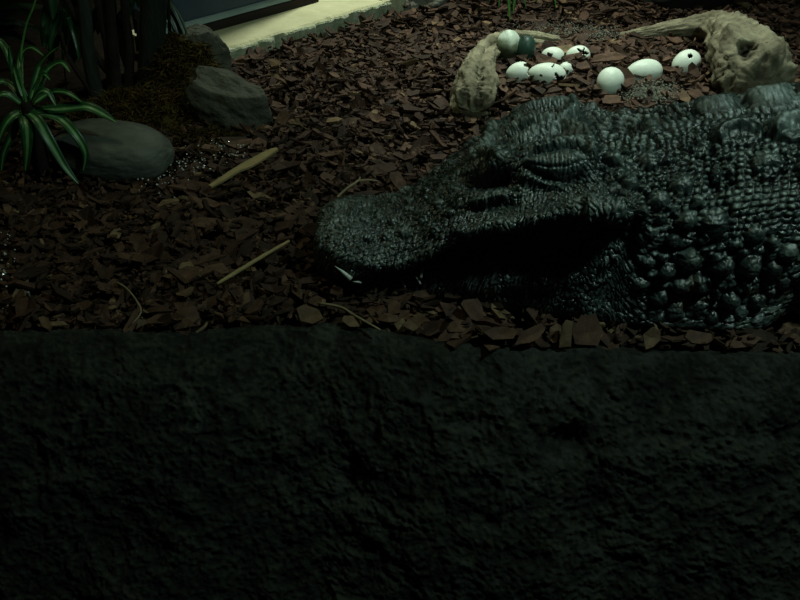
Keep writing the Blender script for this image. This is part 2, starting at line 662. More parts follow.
# lower jaw
stroke([(450, 288), (490, 290), (540, 287), (590, 280)], 10, 0.008)
stroke([(578, 252), (592, 246), (606, 243)], 3, 0.005)
stroke([(602, 272), (612, 262), (620, 250)], 3, 0.005)
stroke([(592, 290), (604, 286), (614, 278)], 3, 0.005)
for (a, b) in ((622, 230), (626, 240), (622, 252), (615, 262), (628, 262), (606, 236)):
    bump(a, b, 4, 0.004)
# ---- knobs of the neck
KN = [(653, 131, 9, .007), (614, 159, 7, .010), (649, 160, 10, .008), (631, 183, 8, .010), (660, 201, 9, .012), (663, 220, 6, .008),
      (689, 225, 9, .012), (681, 183, 10, .009), (675, 246, 8, .010), (692, 266, 10, .012),
      (723, 271, 11, .012), (754, 272, 11, .012), (664, 263, 6, .008), (668, 277, 8, .009), (683, 291, 10, .010), (703, 291, 10, .010),
      (731, 307, 9, .010), (757, 239, 9, .010), (790, 259, 9, .009), (774, 277, 9, .010), (660, 303, 9, .007), (676, 316, 9, .007),
      (696, 314, 9, .007), (759, 307, 8, .009), (744, 294, 7, .008), (645, 214, 6, .008), (640, 245, 6, .007), (652, 238, 6, .008),
      (648, 268, 6, .007), (640, 290, 7, .007), (622, 175, 6, .007), (612, 186, 5, .006), (705, 245, 6, .007), (737, 250, 6, .007),
      (775, 246, 6, .007), (785, 290, 7, .007), (715, 300, 7, .007), (648, 190, 5, .007), (676, 210, 5, .006), (626, 152, 5, .006),
      (668, 160, 5, .006), (700, 202, 5, .006), (640, 147, 4, .006), (630, 205, 5, .007), (742, 318, 7, .007), (715, 322, 7, .006)]
for a, b, r, am in KN:
    bump(a, b, r * (1.2 if b < 235 else 1.05), am * (1.5 if b < 235 else 1.2))
bump(715, 228, 15, .013, flat=1.4, keel=0.35)
# nuchal scutes: keeled hoods in two rows along the nape
def scute(x0, q0, sx, sq, h, keel):
    sl = rows(x0 - sx * 1.4, x0 + sx * 1.4)
    dx = (X[sl] - x0) / sx
    dq = (AQ[sl] - q0) / sq
    top = sstep(0.16, 0.24, z[sl])
    r2 = dx * dx + dq * dq
    m = np.clip(1 - r2, 0, 1) ** 0.45
    qc = 0.05 + 0.55 * dx * dx
    prof = np.where(dq < qc, sstep(-1.1, 0.0, dq - qc) ** 1.6, 1 - sstep(0.0, 0.42, dq - qc))
    kl = prof * np.clip(1 - np.abs(dx) ** 3, 0, 1) ** .5
    ang = np.arctan2(dq, dx)
    st = 0.0016 * np.sin(ang * 17 + 6 * fbm(X[sl] * 20, AQ[sl] * 20, 2, 9)) * m * np.clip(r2 * 1.4, 0, 1)
    far = np.where(q[sl] < 0, 0.9, 1.0)
    D[sl] += far * (h * m + keel * (m > 0) * kl * np.clip(m * 2.5, 0, 1) + st - 0.008 * np.exp(-((np.sqrt(r2) - 1.08) / .10) ** 2)) * top


scute(.632, .060, .050, .046, .007, .024)
scute(.735, .064, .052, .050, .007, .026)
scute(.840, .066, .052, .050, .007, .026)
scute(.555, .100, .020, .022, .006, .006)
scute(.585, .155, .022, .022, .005, .006)
scute(.665, .150, .030, .026, .006, .006)
scute(.745, .165, .034, .028, .006, .006)
# long folds of the neck
for ln in ([(705, 128), (712, 150), (724, 172), (738, 192)], [(688, 118), (694, 144), (706, 172), (722, 200), (742, 226)],
           [(672, 116), (676, 140), (690, 168)], [(598, 118), (603, 140), (612, 152)], [(612, 112), (616, 134), (624, 146)],
           [(626, 111), (628, 130), (634, 142)], [(640, 111), (642, 122), (646, 134)],
           [(640, 285), (670, 286), (700, 280), (730, 262), (744, 250)], [(636, 300), (665, 296), (690, 303), (720, 300)],
           [(640, 262), (660, 254), (680, 256), (704, 250), (730, 246)], [(706, 262), (706, 285), (718, 312)],
           [(740, 256), (738, 280), (746, 304)], [(768, 250), (764, 275), (766, 305)]):
    stroke(ln, 3.2, -0.0085)

# ---- fine skin
arc = np.zeros_like(q)
dl = np.hypot(np.roll(q, -1, 1) - q, np.roll(z, -1, 1) - z)
arc[:, 1:] = np.cumsum(dl, 1)[:, :-1]
arc_n = np.minimum(arc, dl.sum(1, keepdims=True) - arc)
fade0 = sstep(-0.180, -0.168, X)
Pc = Pos + Nrm * (D * fade0)[..., None]
dl = np.linalg.norm(np.roll(Pc, -1, 1) - Pc, axis=-1)
kk = np.exp(-0.5 * (np.arange(-24, 25) / 9.0) ** 2)
kk /= kk.sum()
dlp = np.pad(dl, ((24, 24), (0, 0)), mode='edge')
dl = sum(kk[i] * dlp[i:i + nx] for i in range(49))
arc = np.zeros_like(q)
arc[:, 1:] = np.cumsum(dl, 1)[:, :-1]
tot = dl.sum(1, keepdims=True)
arc_h = np.minimum(arc, tot - arc)
# straighten along x so that the cells do not shear: use mean profile of the arc
lat = arc_n
wx = X + 0.010 * fbm(X * 14, lat * 14, 3, 21)
wl = lat + 0.008 * fbm(X * 12 + 9, lat * 12, 3, 22)
hb = 0.375 + 0.05 * sstep(0.08, 0.24, AQ)               # where head meets neck
m_neck = sstep(hb - 0.008, hb + 0.012, X + 0.006 * fbm(X * 40, lat * 40, 2, 5))
m_head = 1 - m_neck
m_low = sstep(0.0, 1.0, (0.235 - z) / 0.05) * m_neck
big = np.clip(D / 0.0045, 0, 1)
# small beads in rows down the neck
f1, f2, cid = worley((wx + 0.20 * wl) / 0.0150, wl / 0.0125, 0.35, 31)
bead = np.clip((f2 - f1) / 0.55, 0, 1) ** 0.8 * np.clip(1.08 - (f1 / 0.62) ** 2, 0, 1) * (0.5 + 0.85 * cid)
g1, g2, gid = worley((wx + 0.1 * wl) / 0.027, wl / 0.0185, 0.75, 41)
belt = np.clip((g2 - g1) / 0.5, 0, 1) ** 0.5 * (0.6 + 0.6 * gid)
fine1, fine2, fid = worley(wx / 0.0058, wl / 0.0054, 0.9, 51)
pebble = np.clip(1 - (fine1 / 0.7) ** 2, 0, 1) * (0.5 + 0.7 * fid)
F = m_neck * (1 - m_low) * (0.0062 * (bead - 0.38)) + m_low * (0.0052 * (belt - 0.5) + 0.0018 * (bead - 0.5))
F *= (1 - 0.75 * big * m_neck)
F += m_neck * 0.0010 * (pebble - .5)
# wrinkled, streaky hide of the head
wl = arc_h + 0.008 * fbm(X * 12 + 9, arc_h * 12, 3, 22)
stre = fbm(wx * 150 + 40 * wl, wl * 48, 4, 61, 0.6)
wr1, wr2, wid = worley((wx + 0.3 * wl) / 0.0105, wl / 0.0150, 0.9, 71)
crk = np.clip((wr2 - wr1) / 0.35, 0, 1) ** 0.6
smoothness = np.zeros_like(q)
F += m_head * (0.0032 * stre + 0.0038 * (crk - 0.6) + 0.0016 * (pebble - 0.5))
F += 0.004 * fbm(X * 22, lat * 22, 4, 81)
# fade to nothing at nose tip, tail and belly
fade = sstep(-0.180, -0.168, X) * (1 - sstep(1.5, 2.2, X) * 0.6) * sstep(0.0, 0.03, z)
# back scutes of trunk, outside of the picture
sc1, sc2, sid = worley(X / 0.075, lat / 0.06, 0.3, 91)
F += sstep(0.80, 0.9, X) * sstep(0.24, 0.3, z) * 0.012 * np.clip(1 - (sc1 / 0.5) ** 2, 0, 1)

# smooth skin over the eye
eye_c = surf(556, 163)
de = np.sqrt(((X - eye_c[0]) / 0.062) ** 2 + ((AQ - eye_c[1]) / 0.04) ** 2 + ((z - eye_c[2]) / 0.03) ** 2)
F *= 0.35 + 0.65 * sstep(0.5, 1.1, de)
lidline = np.sin((X - eye_c[0]) * 900 + 3 * fbm(X * 60, lat * 60, 2, 7)) * np.exp(-de ** 2 * 1.5)
F += 0.0006 * lidline

P1 = Pos + Nrm * (D * fade)[..., None]
N1 = normals(P1) * NSIGN
N1 = 0.5 * N1 + 0.5 * Nrm
N1 /= np.linalg.norm(N1, axis=-1, keepdims=True) + 1e-9
P2 = P1 + N1 * (F * fade)[..., None]
P2[..., 2] = np.maximum(P2[..., 2], -0.012)
# close the nose tip and the tail tip
P2[0] = P2[0].mean(0)
P2[-1] = P2[-1].mean(0)
P2[..., 2] += 0.006     # lies on top of the bark
croc = grid_mesh('crocodile', P2[:, ::-1] if NSIGN > 0 else P2, M['croc'], closed_v=True)
Fn = F / 0.0042
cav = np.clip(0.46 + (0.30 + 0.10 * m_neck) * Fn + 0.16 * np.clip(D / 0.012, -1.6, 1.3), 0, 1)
dirt = np.clip(DIRT, 0, 1) * m_neck + m_low * (1 - belt) * 0.8
dirt = np.clip(dirt, 0, 1) * sstep(.45, .55, X)
if NSIGN > 0:
    cav, dirt = cav[:, ::-1], dirt[:, ::-1]
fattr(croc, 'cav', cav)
fattr(croc, 'dirt', dirt)
tag(croc, 'large dark green crocodile resting its bumpy head and neck on bark chips', 'crocodile')
PX2, PY2 = project(P2[..., 0], P2[..., 1], P2[..., 2])
NRM2 = N1


def skin_at(px, py):
    d = (PX2 - px) ** 2 + (PY2 - py) ** 2
    dist = np.linalg.norm(CAMP - P2, axis=-1)
    d = np.where(((CAMP - P2) * Nrm).sum(-1) > 0, d, 1e9)
    cand = d < max(d.min() * 1.5, 4)
    i = np.unravel_index(np.where(cand, dist, 1e9).argmin(), d.shape)
    return Vector(P2[i].tolist()), Vector(Nrm[i].tolist())


def tooth(base, tip, r, bend):
    base, tip = Vector(base), Vector(tip)
    ax = (tip - base)
    L = ax.length
    ax.normalize()
    s = ax.cross(Vector((0, 1, 0.2))).normalized()
    u = ax.cross(s)
    verts, faces = [], []
    nr, ns = 9, 12
    for i in range(nr):
        t = i / (nr - 1)
        rr = r * (1 - t) ** 0.75 * (0.85 + 0.4 * t * (1 - t)) + 0.00005
        c = base + ax * (L * t) + u * (bend * math.sin(t * math.pi))
        for k in range(ns):
            a = 2 * math.pi * k / ns
            verts.append(c + (s * math.cos(a) + u * math.sin(a)) * rr)
    for i in range(nr - 1):
        for k in range(ns):
            faces.append((i * ns + k, i * ns + (k + 1) % ns, (i + 1) * ns + (k + 1) % ns, (i + 1) * ns + k))
    faces.append(tuple(range(ns))[::-1])
    o = link_mesh('tooth', verts, faces, M['tooth'], croc)
    return o


for (bx, by, tx, ty, r) in ((350, 278, 336, 266, .0062), (361, 283, 354, 279, .0030), (421, 276, 424, 265, .0042), (420, 284, 415, 274, .003), (404, 287, 400, 279, .0026)):
    pb, nb_ = skin_at(bx, by)
    p2, nt_ = skin_at(tx, ty)
    tooth(pb + nb_ * 0.006, p2 + nt_ * 0.010, r, -0.001)

# foreleg and foot outside of the right edge belong to the body (kept out of frame)

# ================================================================== GROUND
def yrim(x):
    """front edge of the bark bed, where the rock ledge begins"""
    pxs = np.array([-300, 0, 90, 180, 250, 330, 400, 450, 500, 600, 700, 800, 1100])
    pys = np.array([334, 332, 333, 330, 324, 325, 333, 341, 345, 346, 350, 356, 360])
    R = [pt(a, b, .012) for a, b in zip(pxs, pys)]
    return np.interp(x, [p.x for p in R], [p.y for p in R])


gu, gv = np.meshgrid(np.linspace(-3.0, 4.0, 240), np.linspace(0, 1, 200) ** 1.5, indexing='ij')
gx = gu
gy = (yrim(gu) + .012) * (1 - gv) + 6.0 * gv
ground = grid_mesh('ground', np.stack([gx, gy, gz(gx, gy) - 0.012], -1), M['soil'])
tag(ground, kind='structure')

# ------------------------------------------------------------------ bark mulch
CH_V, CH_F = [], []


def chip_verts(n, rs, length, width, thick):
    """n chips of 14 points: irregular hexagon plates, gently curled"""
    ang = np.linspace(0, 2 * np.pi, 7)[None, :-1] + rs.uniform(-0.35, 0.35, (n, 6))
    rad = rs.uniform(0.74, 1.10, (n, 6))
    ca, sa = np.cos(ang), np.sin(ang)
    # squarer outline
    k = 1 / np.maximum(np.abs(ca), np.abs(sa)) ** 0.85
    lx = ca * rad * k * (length / 2)[:, None]
    ly = sa * rad * k * (width / 2)[:, None]
    curl = rs.uniform(-0.9, 0.9, n) / np.maximum(length, 0.01)
    curlw = rs.uniform(-0.5, 2.0, n) / np.maximum(width, 0.01) * 0.35
    zc = curl[:, None] * lx ** 2 + curlw[:, None] * ly ** 2
    th = thick[:, None] / 2
    top = np.stack([lx, ly, zc + th + rs.uniform(-.15, .15, (n, 6)) * th], -1)
    bot = np.stack([lx * 0.94 + rs.uniform(-.001, .001, (n, 6)), ly * 0.94, zc - th], -1)
    ct = np.stack([np.zeros(n), np.zeros(n), thick / 2 * rs.uniform(0.6, 1.6, n)], -1)[:, None]
    cb = np.stack([np.zeros(n), np.zeros(n), -thick / 2], -1)[:, None]
    return np.concatenate([top, bot, ct, cb], 1)   # (n,14,3)


CHIP_F = []
for k in range(6):
    j = (k + 1) % 6
    CHIP_F.append((k, j, 12))
    CHIP_F.append((j + 6, k + 6, 13))
    CHIP_F.append((k, k + 6, j + 6))
    CHIP_F.append((k, j + 6, j))
CHIP_F = np.array(CHIP_F)


def rot_mats(yaw, tilt, tdir):
    n = len(yaw)
    c, s = np.cos(yaw), np.sin(yaw)
    Rz = np.zeros((n, 3, 3))
    Rz[:, 0, 0], Rz[:, 0, 1], Rz[:, 1, 0], Rz[:, 1, 1], Rz[:, 2, 2] = c, -s, s, c, 1
    ax = np.stack([np.cos(tdir), np.sin(tdir), np.zeros(n)], -1)
    K = np.zeros((n, 3, 3))
    K[:, 0, 2], K[:, 1, 2], K[:, 2, 0], K[:, 2, 1] = ax[:, 1], -ax[:, 0], -ax[:, 1], ax[:, 0]
    Rt = np.eye(3)[None] + np.sin(tilt)[:, None, None] * K + (1 - np.cos(tilt))[:, None, None] * (K @ K)
    return Rt @ Rz


def tri_mesh(name, V, Fc, mat, attrs=None, smooth=False):
    me = bpy.data.meshes.new(name)
    me.vertices.add(len(V))
    me.vertices.foreach_set('co', V.reshape(-1).astype(np.float32))
    nf = len(Fc)
    me.loops.add(nf * 3)
    me.loops.foreach_set('vertex_index', Fc.reshape(-1).astype(np.int32))
    me.polygons.add(nf)
    me.polygons.foreach_set('loop_start', (np.arange(nf) * 3).astype(np.int32))
    me.update(calc_edges=True)
    me.polygons.foreach_set('use_smooth', np.full(nf, smooth))
    o = bpy.data.objects.new(name, me)
    me.materials.append(mat)
    COL.objects.link(o)
    for k, v in (attrs or {}).items():
        fattr(o, k, v)
    return o


# kerb line, needed to keep chips off it
K0 = pt(205, 73, 0.0)
K1 = pt(390, 15, 0.0)
kd = Vector((K1.x - K0.x, K1.y - K0.y, 0)).normalized()
kn = Vector((-kd.y, kd.x, 0))      # away from the viewer


def behind_kerb(x, y, pad=0.0):
    return (x - K0.x) * kn.x + (y - K0.y) * kn.y > -pad


def scatter(n, xr, yr, seed, lmin, lmax, zup=0.02, tiltmax=0.5):
    rs = np.random.default_rng(seed)
    x = rs.uniform(*xr, n)
    y = rs.uniform(*yr, n)
    keep = (y > yrim(x) + 0.012) & ~(behind_kerb(x, y, 0.035) & (x < K1.x + 0.05))
    # not inside the crocodile
    w = np.interp(x, xs, CPq[:, 6], left=0.0)
    keep &= ~((np.abs(y - YC) < w * 0.93) & (x > -0.17))
    x, y = x[keep], y[keep]
    n = len(x)
    ln = lmin + (lmax - lmin) * rs.uniform(0, 1, n) ** 1.8
    wd = ln * rs.uniform(0.18, 0.62, n)
    th = rs.uniform(0.003, 0.008, n)
    V = chip_verts(n, rs, ln, wd, th)
    R = rot_mats(rs.uniform(0, 2 * np.pi, n), rs.normal(0, 1, n).clip(-2, 2) * tiltmax * 0.5, rs.uniform(0, 2 * np.pi, n))
    V = np.einsum('nij,nkj->nki', R, V)
    zc = gz(x, y) + rs.uniform(-0.008, zup, n)
    V += np.stack([x, y, zc], -1)[:, None]
    tint = rs.beta(1.1, 1.9, n)
    tint = np.where(rs.uniform(0, 1, n) < 0.03, 0.95, tint * 0.88)
    return V, np.repeat(tint, 14)


parts = [scatter(330, (-1.25, .2), (1.3, 2.3), 5, .045, .085, .030, .8),
         scatter(6500, (-1.25, 1.05), (1.28, 2.2), 1, .016, .085, .022, .9),
         scatter(11000, (-1.35, 1.6), (2.2, 3.1), 2, .012, .075, 0.03, .9),
         scatter(11000, (-1.2, 2.2), (3.1, 4.6), 3, .016, .08, 0.03, .9),
         scatter(4500, (-1.2, 1.05), (1.28, 2.2), 4, .008, .03, .03, 1.0)]
V = np.concatenate([p[0] for p in parts])
tn = np.concatenate([p[1] for p in parts])
nC = len(V)
Fc = (CHIP_F[None] + (np.arange(nC) * 14)[:, None, None]).reshape(-1, 3)
mulch = tri_mesh('bark_mulch', V.reshape(-1, 3), Fc, M['bark'], {'tint': tn})
tag(mulch, 'reddish brown bark mulch of small flakes covering the whole enclosure floor', 'mulch', kind='stuff')


# ------------------------------------------------------------------ single notable chips
def one_chip(px, py, zoff, ln, wd, yaw, tilt, tdir, tint, label, seed, th=.006):
    rs = np.random.default_rng(seed)
    Vc = chip_verts(1, rs, np.array([ln]), np.array([wd]), np.array([th]))
    R = rot_mats(np.array([yaw]), np.array([tilt]), np.array([tdir]))
    Vc = np.einsum('nij,nkj->nki', R, Vc)[0]
    o = tri_mesh('bark_chip', Vc, CHIP_F, M['bark'], {'tint': np.full(14, tint)})
    o.location = pt(px, py, zoff + .008)
    # finer outline
    o.modifiers.new('bevel', 'BEVEL').width = 0.0012
    tag(o, label, 'bark chip', 'large bark chips')
    return o


R_ = math.radians
chips = [
    (586, 333, .022, .075, .055, R_(60), R_(55), R_(10), .62, 'broad brown bark chip standing on edge under the jaw corner'),
    (566, 335, .024, .055, .022, R_(85), R_(60), R_(0), .90, 'narrow pale bark chip upright between ledge and crocodile jaw'),
    (652, 338, .020, .040, .036, R_(100), R_(50), R_(0), .86, 'small pointed pale chip beneath the crocodile neck'),
    (530, 336, .018, .075, .026, R_(25), R_(40), R_(0), .66, 'slanting brown bark chip just behind the ledge below the mouth'),
    (500, 335, .016, .06, .03, R_(5), R_(30), R_(0), .60, 'brown chip half sunk at the ledge rim under lower jaw'),
    (458, 327, .016, .055, .024, R_(0), R_(25), R_(0), .70, 'flat oval brown chip below the lower jaw middle'),
    (414, 324, .016, .06, .030, R_(20), R_(35), R_(0), .82, 'reddish tan chip lying below the crocodile teeth'),
    (388, 318, .016, .05, .026, R_(-15), R_(20), R_(0), .66, 'tan bark chip under the snout beside a thin bent twig'),
    (352, 322, .016, .045, .025, R_(-40), R_(25), R_(0), .92, 'yellowish bark chip under the tip of the snout'),
    (312, 316, .016, .06, .035, R_(-20), R_(30), R_(0), .84, 'broad tan bark chip at ledge rim left of the snout'),
    (186, 318, .016, .065, .045, R_(10), R_(35), R_(0), .62, 'square brown bark chip leaning at the ledge rim far from snout'),
    (200, 222, .016, .075, .045, R_(0), R_(10), R_(0), .62, 'wide flat bark chip lying below the pale wood sliver'),
    (212, 206, .020, .055, .030, R_(-20), R_(10), R_(0), .74, 'small flat tan chip just below lower end of pale wood sliver'),
    (212, 270, .018, .07, .04, R_(20), R_(12), R_(0), .72, 'flat tan chip beside the long thin stick'),
    (697, 339, .016, .06, .03, R_(-10), R_(25), R_(0), .58, 'dull brown chip at the ledge rim under the neck knobs'),
    (745, 342, .014, .07, .03, R_(10), R_(25), R_(0), .60, 'long brown chip at the ledge rim below back of neck'),
    (626, 79, .035, .075, .05, R_(110), R_(45), R_(-30), .45, 'dark chip leaning between two whole eggs in nest'),
    (700, 97, .03, .085, .042, R_(-40), R_(35), R_(20), .60, 'long bark chip lying in front of the drilled egg by driftwood'),
    (684, 98, .03, .05, .03, R_(-80), R_(30), R_(0), .86, 'small pale curled chip below the drilled egg'),
    (612, 57, .05, .11, .05, R_(10), R_(20), R_(0), .62, 'large flat bark slab behind the round smooth egg'),
    (612, 100, .03, .06, .04, R_(15), R_(20), R_(0), .62, 'reddish chip in front of the round smooth egg'),
    (545, 62, .035, .075, .03, R_(-10), R_(20), R_(0), .55, 'brown chip covering the front of a half buried egg'),
]
for i, c in enumerate(chips):
    one_chip(*c, seed=100 + i)


# ------------------------------------------------------------------ sticks
def tube(name, pts, radii, mat, parent=None, ns=8, jit=0.0, seed=0, flat=1.0, sub=4):
    """tube through points, catmull-rom smoothed"""
    rs = random.Random(seed)
    P = [Vector(p) for p in pts]
    Q, Rr = [], []
    n = len(P)
    for i in range(n - 1):
        p0, p1, p2, p3 = P[max(i - 1, 0)], P[i], P[i + 1], P[min(i + 2, n - 1)]
        for k in range(sub):
            t = k / sub
            Q.append(0.5 * ((2 * p1) + (p2 - p0) * t + (2 * p0 - 5 * p1 + 4 * p2 - p3) * t * t + (3 * p1 - p0 - 3 * p2 + p3) * t ** 3))
            Rr.append(radii[i] * (1 - t) + radii[i + 1] * t)
    Q.append(P[-1])
    Rr.append(radii[-1])
    verts, faces = [], []
    ref = Vector((0, 0, 1))
    for i, c in enumerate(Q):
        d = (Q[min(i + 1, len(Q) - 1)] - Q[max(i - 1, 0)]).normalized()
        if abs(d.dot(ref)) > 0.95:
            s = d.cross(Vector((0, 1, 0))).normalized()
        else:
            s = d.cross(ref).normalized()
        u = s.cross(d)
        for k in range(ns):
            a = 2 * math.pi * k / ns
            r = Rr[i] * (1 + jit * rs.uniform(-1, 1))
            verts.append(c + s * (math.cos(a) * r) + u * (math.sin(a) * r * flat))
    for i in range(len(Q) - 1):
        for k in range(ns):
            faces.append((i * ns + k, i * ns + (k + 1) % ns, (i + 1) * ns + (k + 1) % ns, (i + 1) * ns + k))
    faces.append(tuple(range(ns))[::-1])
    faces.append(tuple((len(Q) - 1) * ns + k for k in range(ns)))
    return link_mesh(name, verts, faces, mat, parent)


# pale wood sliver: a flat tapered plank
def sliver():
    A, B = pt(210, 187, .050), pt(277, 149, .055)
    d = (B - A)
    L = d.length
    d.normalize()
    s = Vector((0, 0, 1)).cross(d).normalized()
    u = d.cross(s)
    outl = [(0, .004), (.15, .010), (.38, .0125), (.52, .021), (.66, .020), (.85, .014), (.97, .009), (1, .004)]
    low = [(0, -.006), (.3, -.008), (.52, -.009), (.75, -.008), (.93, -.008), (1, -.003)]
    ring = [(t, -w) for t, w in outl] + [(t, -w) for t, w in low[::-1]]
    verts, n = [], len(ring)
    for h in (-.004, .004):
        for t, w in ring:
            verts.append(A + d * (L * t) + s * w + u * (h + 0.006 * math.sin(t * 3)))
    faces = [tuple(range(n))[::-1], tuple(range(n, 2 * n))]
    for k in range(n):
        faces.append((k, (k + 1) % n, n + (k + 1) % n, n + k))
    o = link_mesh('wood_sliver', verts, faces, M['wood'], smooth=False)
    o.modifiers.new('bevel', 'BEVEL').width = 0.0015
    return tag(recenter(o), 'pale yellow split wood sliver lying on dark bark near the rocks', 'wood')


sliver()
o = tube('stick', [pt(217, 284, .040), pt(240, 270, .044), pt(265, 255, .044), pt(289, 241, .044)], [.003, .0045, .004, .003], M['wood'], jit=.15, seed=3)
tag(recenter(o), 'thin straight tan stick lying on bark left of the snout', 'stick')
tw = empty('forked_twig', pt(348, 190, .0), 'forked grey twig on bark right above the snout tip', 'twig')
local(tube('stem', [pt(333, 202, .02), pt(345, 190, .03), pt(358, 181, .035), pt(360, 177, .04)], [.0022, .003, .0025, .0016], M['twig'], tw, jit=.15))
local(tube('side_shoot', [pt(356, 181, .035), pt(368, 180, .032), pt(378, 181, .03)], [.002, .0022, .0014], M['twig'], tw))
o = tube('bent_twig', [pt(318, 303, .03), pt(340, 307, .035), pt(352, 314, .032), pt(366, 322, .03), pt(380, 330, .028)], [.002, .003, .0028, .0024, .0018], M['twig'], jit=.15)
tag(recenter(o), 'thin bent yellowish twig on chips under the snout tip', 'twig')
o = tube('root_twig', [pt(116, 282, .025), pt(126, 288, .03), pt(136, 300, .03), pt(141, 312, .028), pt(132, 324, .025)], [.0016, .0022, .002, .0018, .0012], M['twig'], jit=.2)
tag(recenter(o), 'wriggling thin root on the bark in front of the boulder', 'twig')
o = tube('pale_stalk', [pt(28, 292, .05), pt(30, 299, .03), pt(33, 307, .015)], [.0022, .0028, .002], M['grit'], jit=.1)
tag(recenter(o), 'short pale stalk sticking up from bark near the ledge', 'stalk')


# ------------------------------------------------------------------ ledge in front
def build_ledge():
    nx_, ns_ = 620, 460
    xx = np.linspace(-1.0, 1.05, nx_)
    dy = np.array([.16, .09, .045, .018, .002, -.010, -.035, -.075, -.135, -.21, -.30, -.38, -.46, -.54])
    pz0 = np.array([-.14, -.08, -.030, .000, .012, .010, -.012, -.055, -.140, -.27, -.44, -.60, -.78, -.98])
    d = np.concatenate([[0], np.cumsum(np.hypot(np.diff(dy), np.diff(pz0)))])
    s = np.linspace(0, d[-1], ns_)
    py_, pz_ = np.interp(s, d, dy), np.interp(s, d, pz0)
    k = np.exp(-0.5 * (np.arange(-10, 11) / 4.0) ** 2)
    k /= k.sum()
    py_ = np.convolve(np.pad(py_, 10, mode='edge'), k, mode='valid')
    pz_ = np.convolve(np.pad(pz_, 10, mode='edge'), k, mode='valid')
    Xg = xx[:, None].repeat(ns_, 1)
    Sg = s[None].repeat(nx_, 0) - d[4]          # 0 at the rim
    Pg = np.stack([Xg, yrim(xx)[:, None] + py_[None], pz_[None].repeat(nx_, 0)], -1)
    n = normals(Pg)
    if n[..., 1].mean() > 0:
        n = -n
    big = fbm(Xg * 4.5, Sg * 5, 3, 201)
    wxg, wsg = Xg + .02 * fbm(Xg * 12, Sg * 12, 2, 211), Sg + .02 * fbm(Xg * 12, Sg * 12, 2, 212)
    mid = fbm(wxg * 20 + 3, wsg * 21, 4, 202, 0.62)
    rid = np.abs(fbm(wxg * 42, wsg * 44, 4, 203, 0.65))
    fin = fbm(Xg * 150, Sg * 150, 3, 204, 0.7)
    edge = 0.45 + 0.55 * sstep(0.0, 0.12, Sg)
    d_ = (0.016 * big + 0.012 * mid - 0.011 * (rid - 0.2) + 0.0035 * fin) * edge
    qx, qy = project(Pg[..., 0], Pg[..., 1], Pg[..., 2])
    for (cx, cy, sx, sy, am) in ((565, 440, 34, 14, .026), (350, 480, 20, 24, .022), (770, 438, 24, 12, .018), (462, 424, 30, 12, .012), (690, 402, 25, 10, .010), (255, 350, 40, 12, .010), (120, 520, 60, 50, .015)):
        i = np.unravel_index(((qx - cx) ** 2 + (qy - cy) ** 2).argmin(), qx.shape)
        dd = ((Pg[..., 0] - Pg[i][0]) / (sx / 640)) ** 2 + ((Sg - Sg[i]) / (sy / 560)) ** 2
        d_ -= am * np.exp(-dd)
    Pg = Pg + n * d_[..., None]
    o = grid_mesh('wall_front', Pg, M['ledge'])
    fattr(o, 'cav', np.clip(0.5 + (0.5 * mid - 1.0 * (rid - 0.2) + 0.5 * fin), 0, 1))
    tag(o, kind='structure')
    return o


build_ledge()


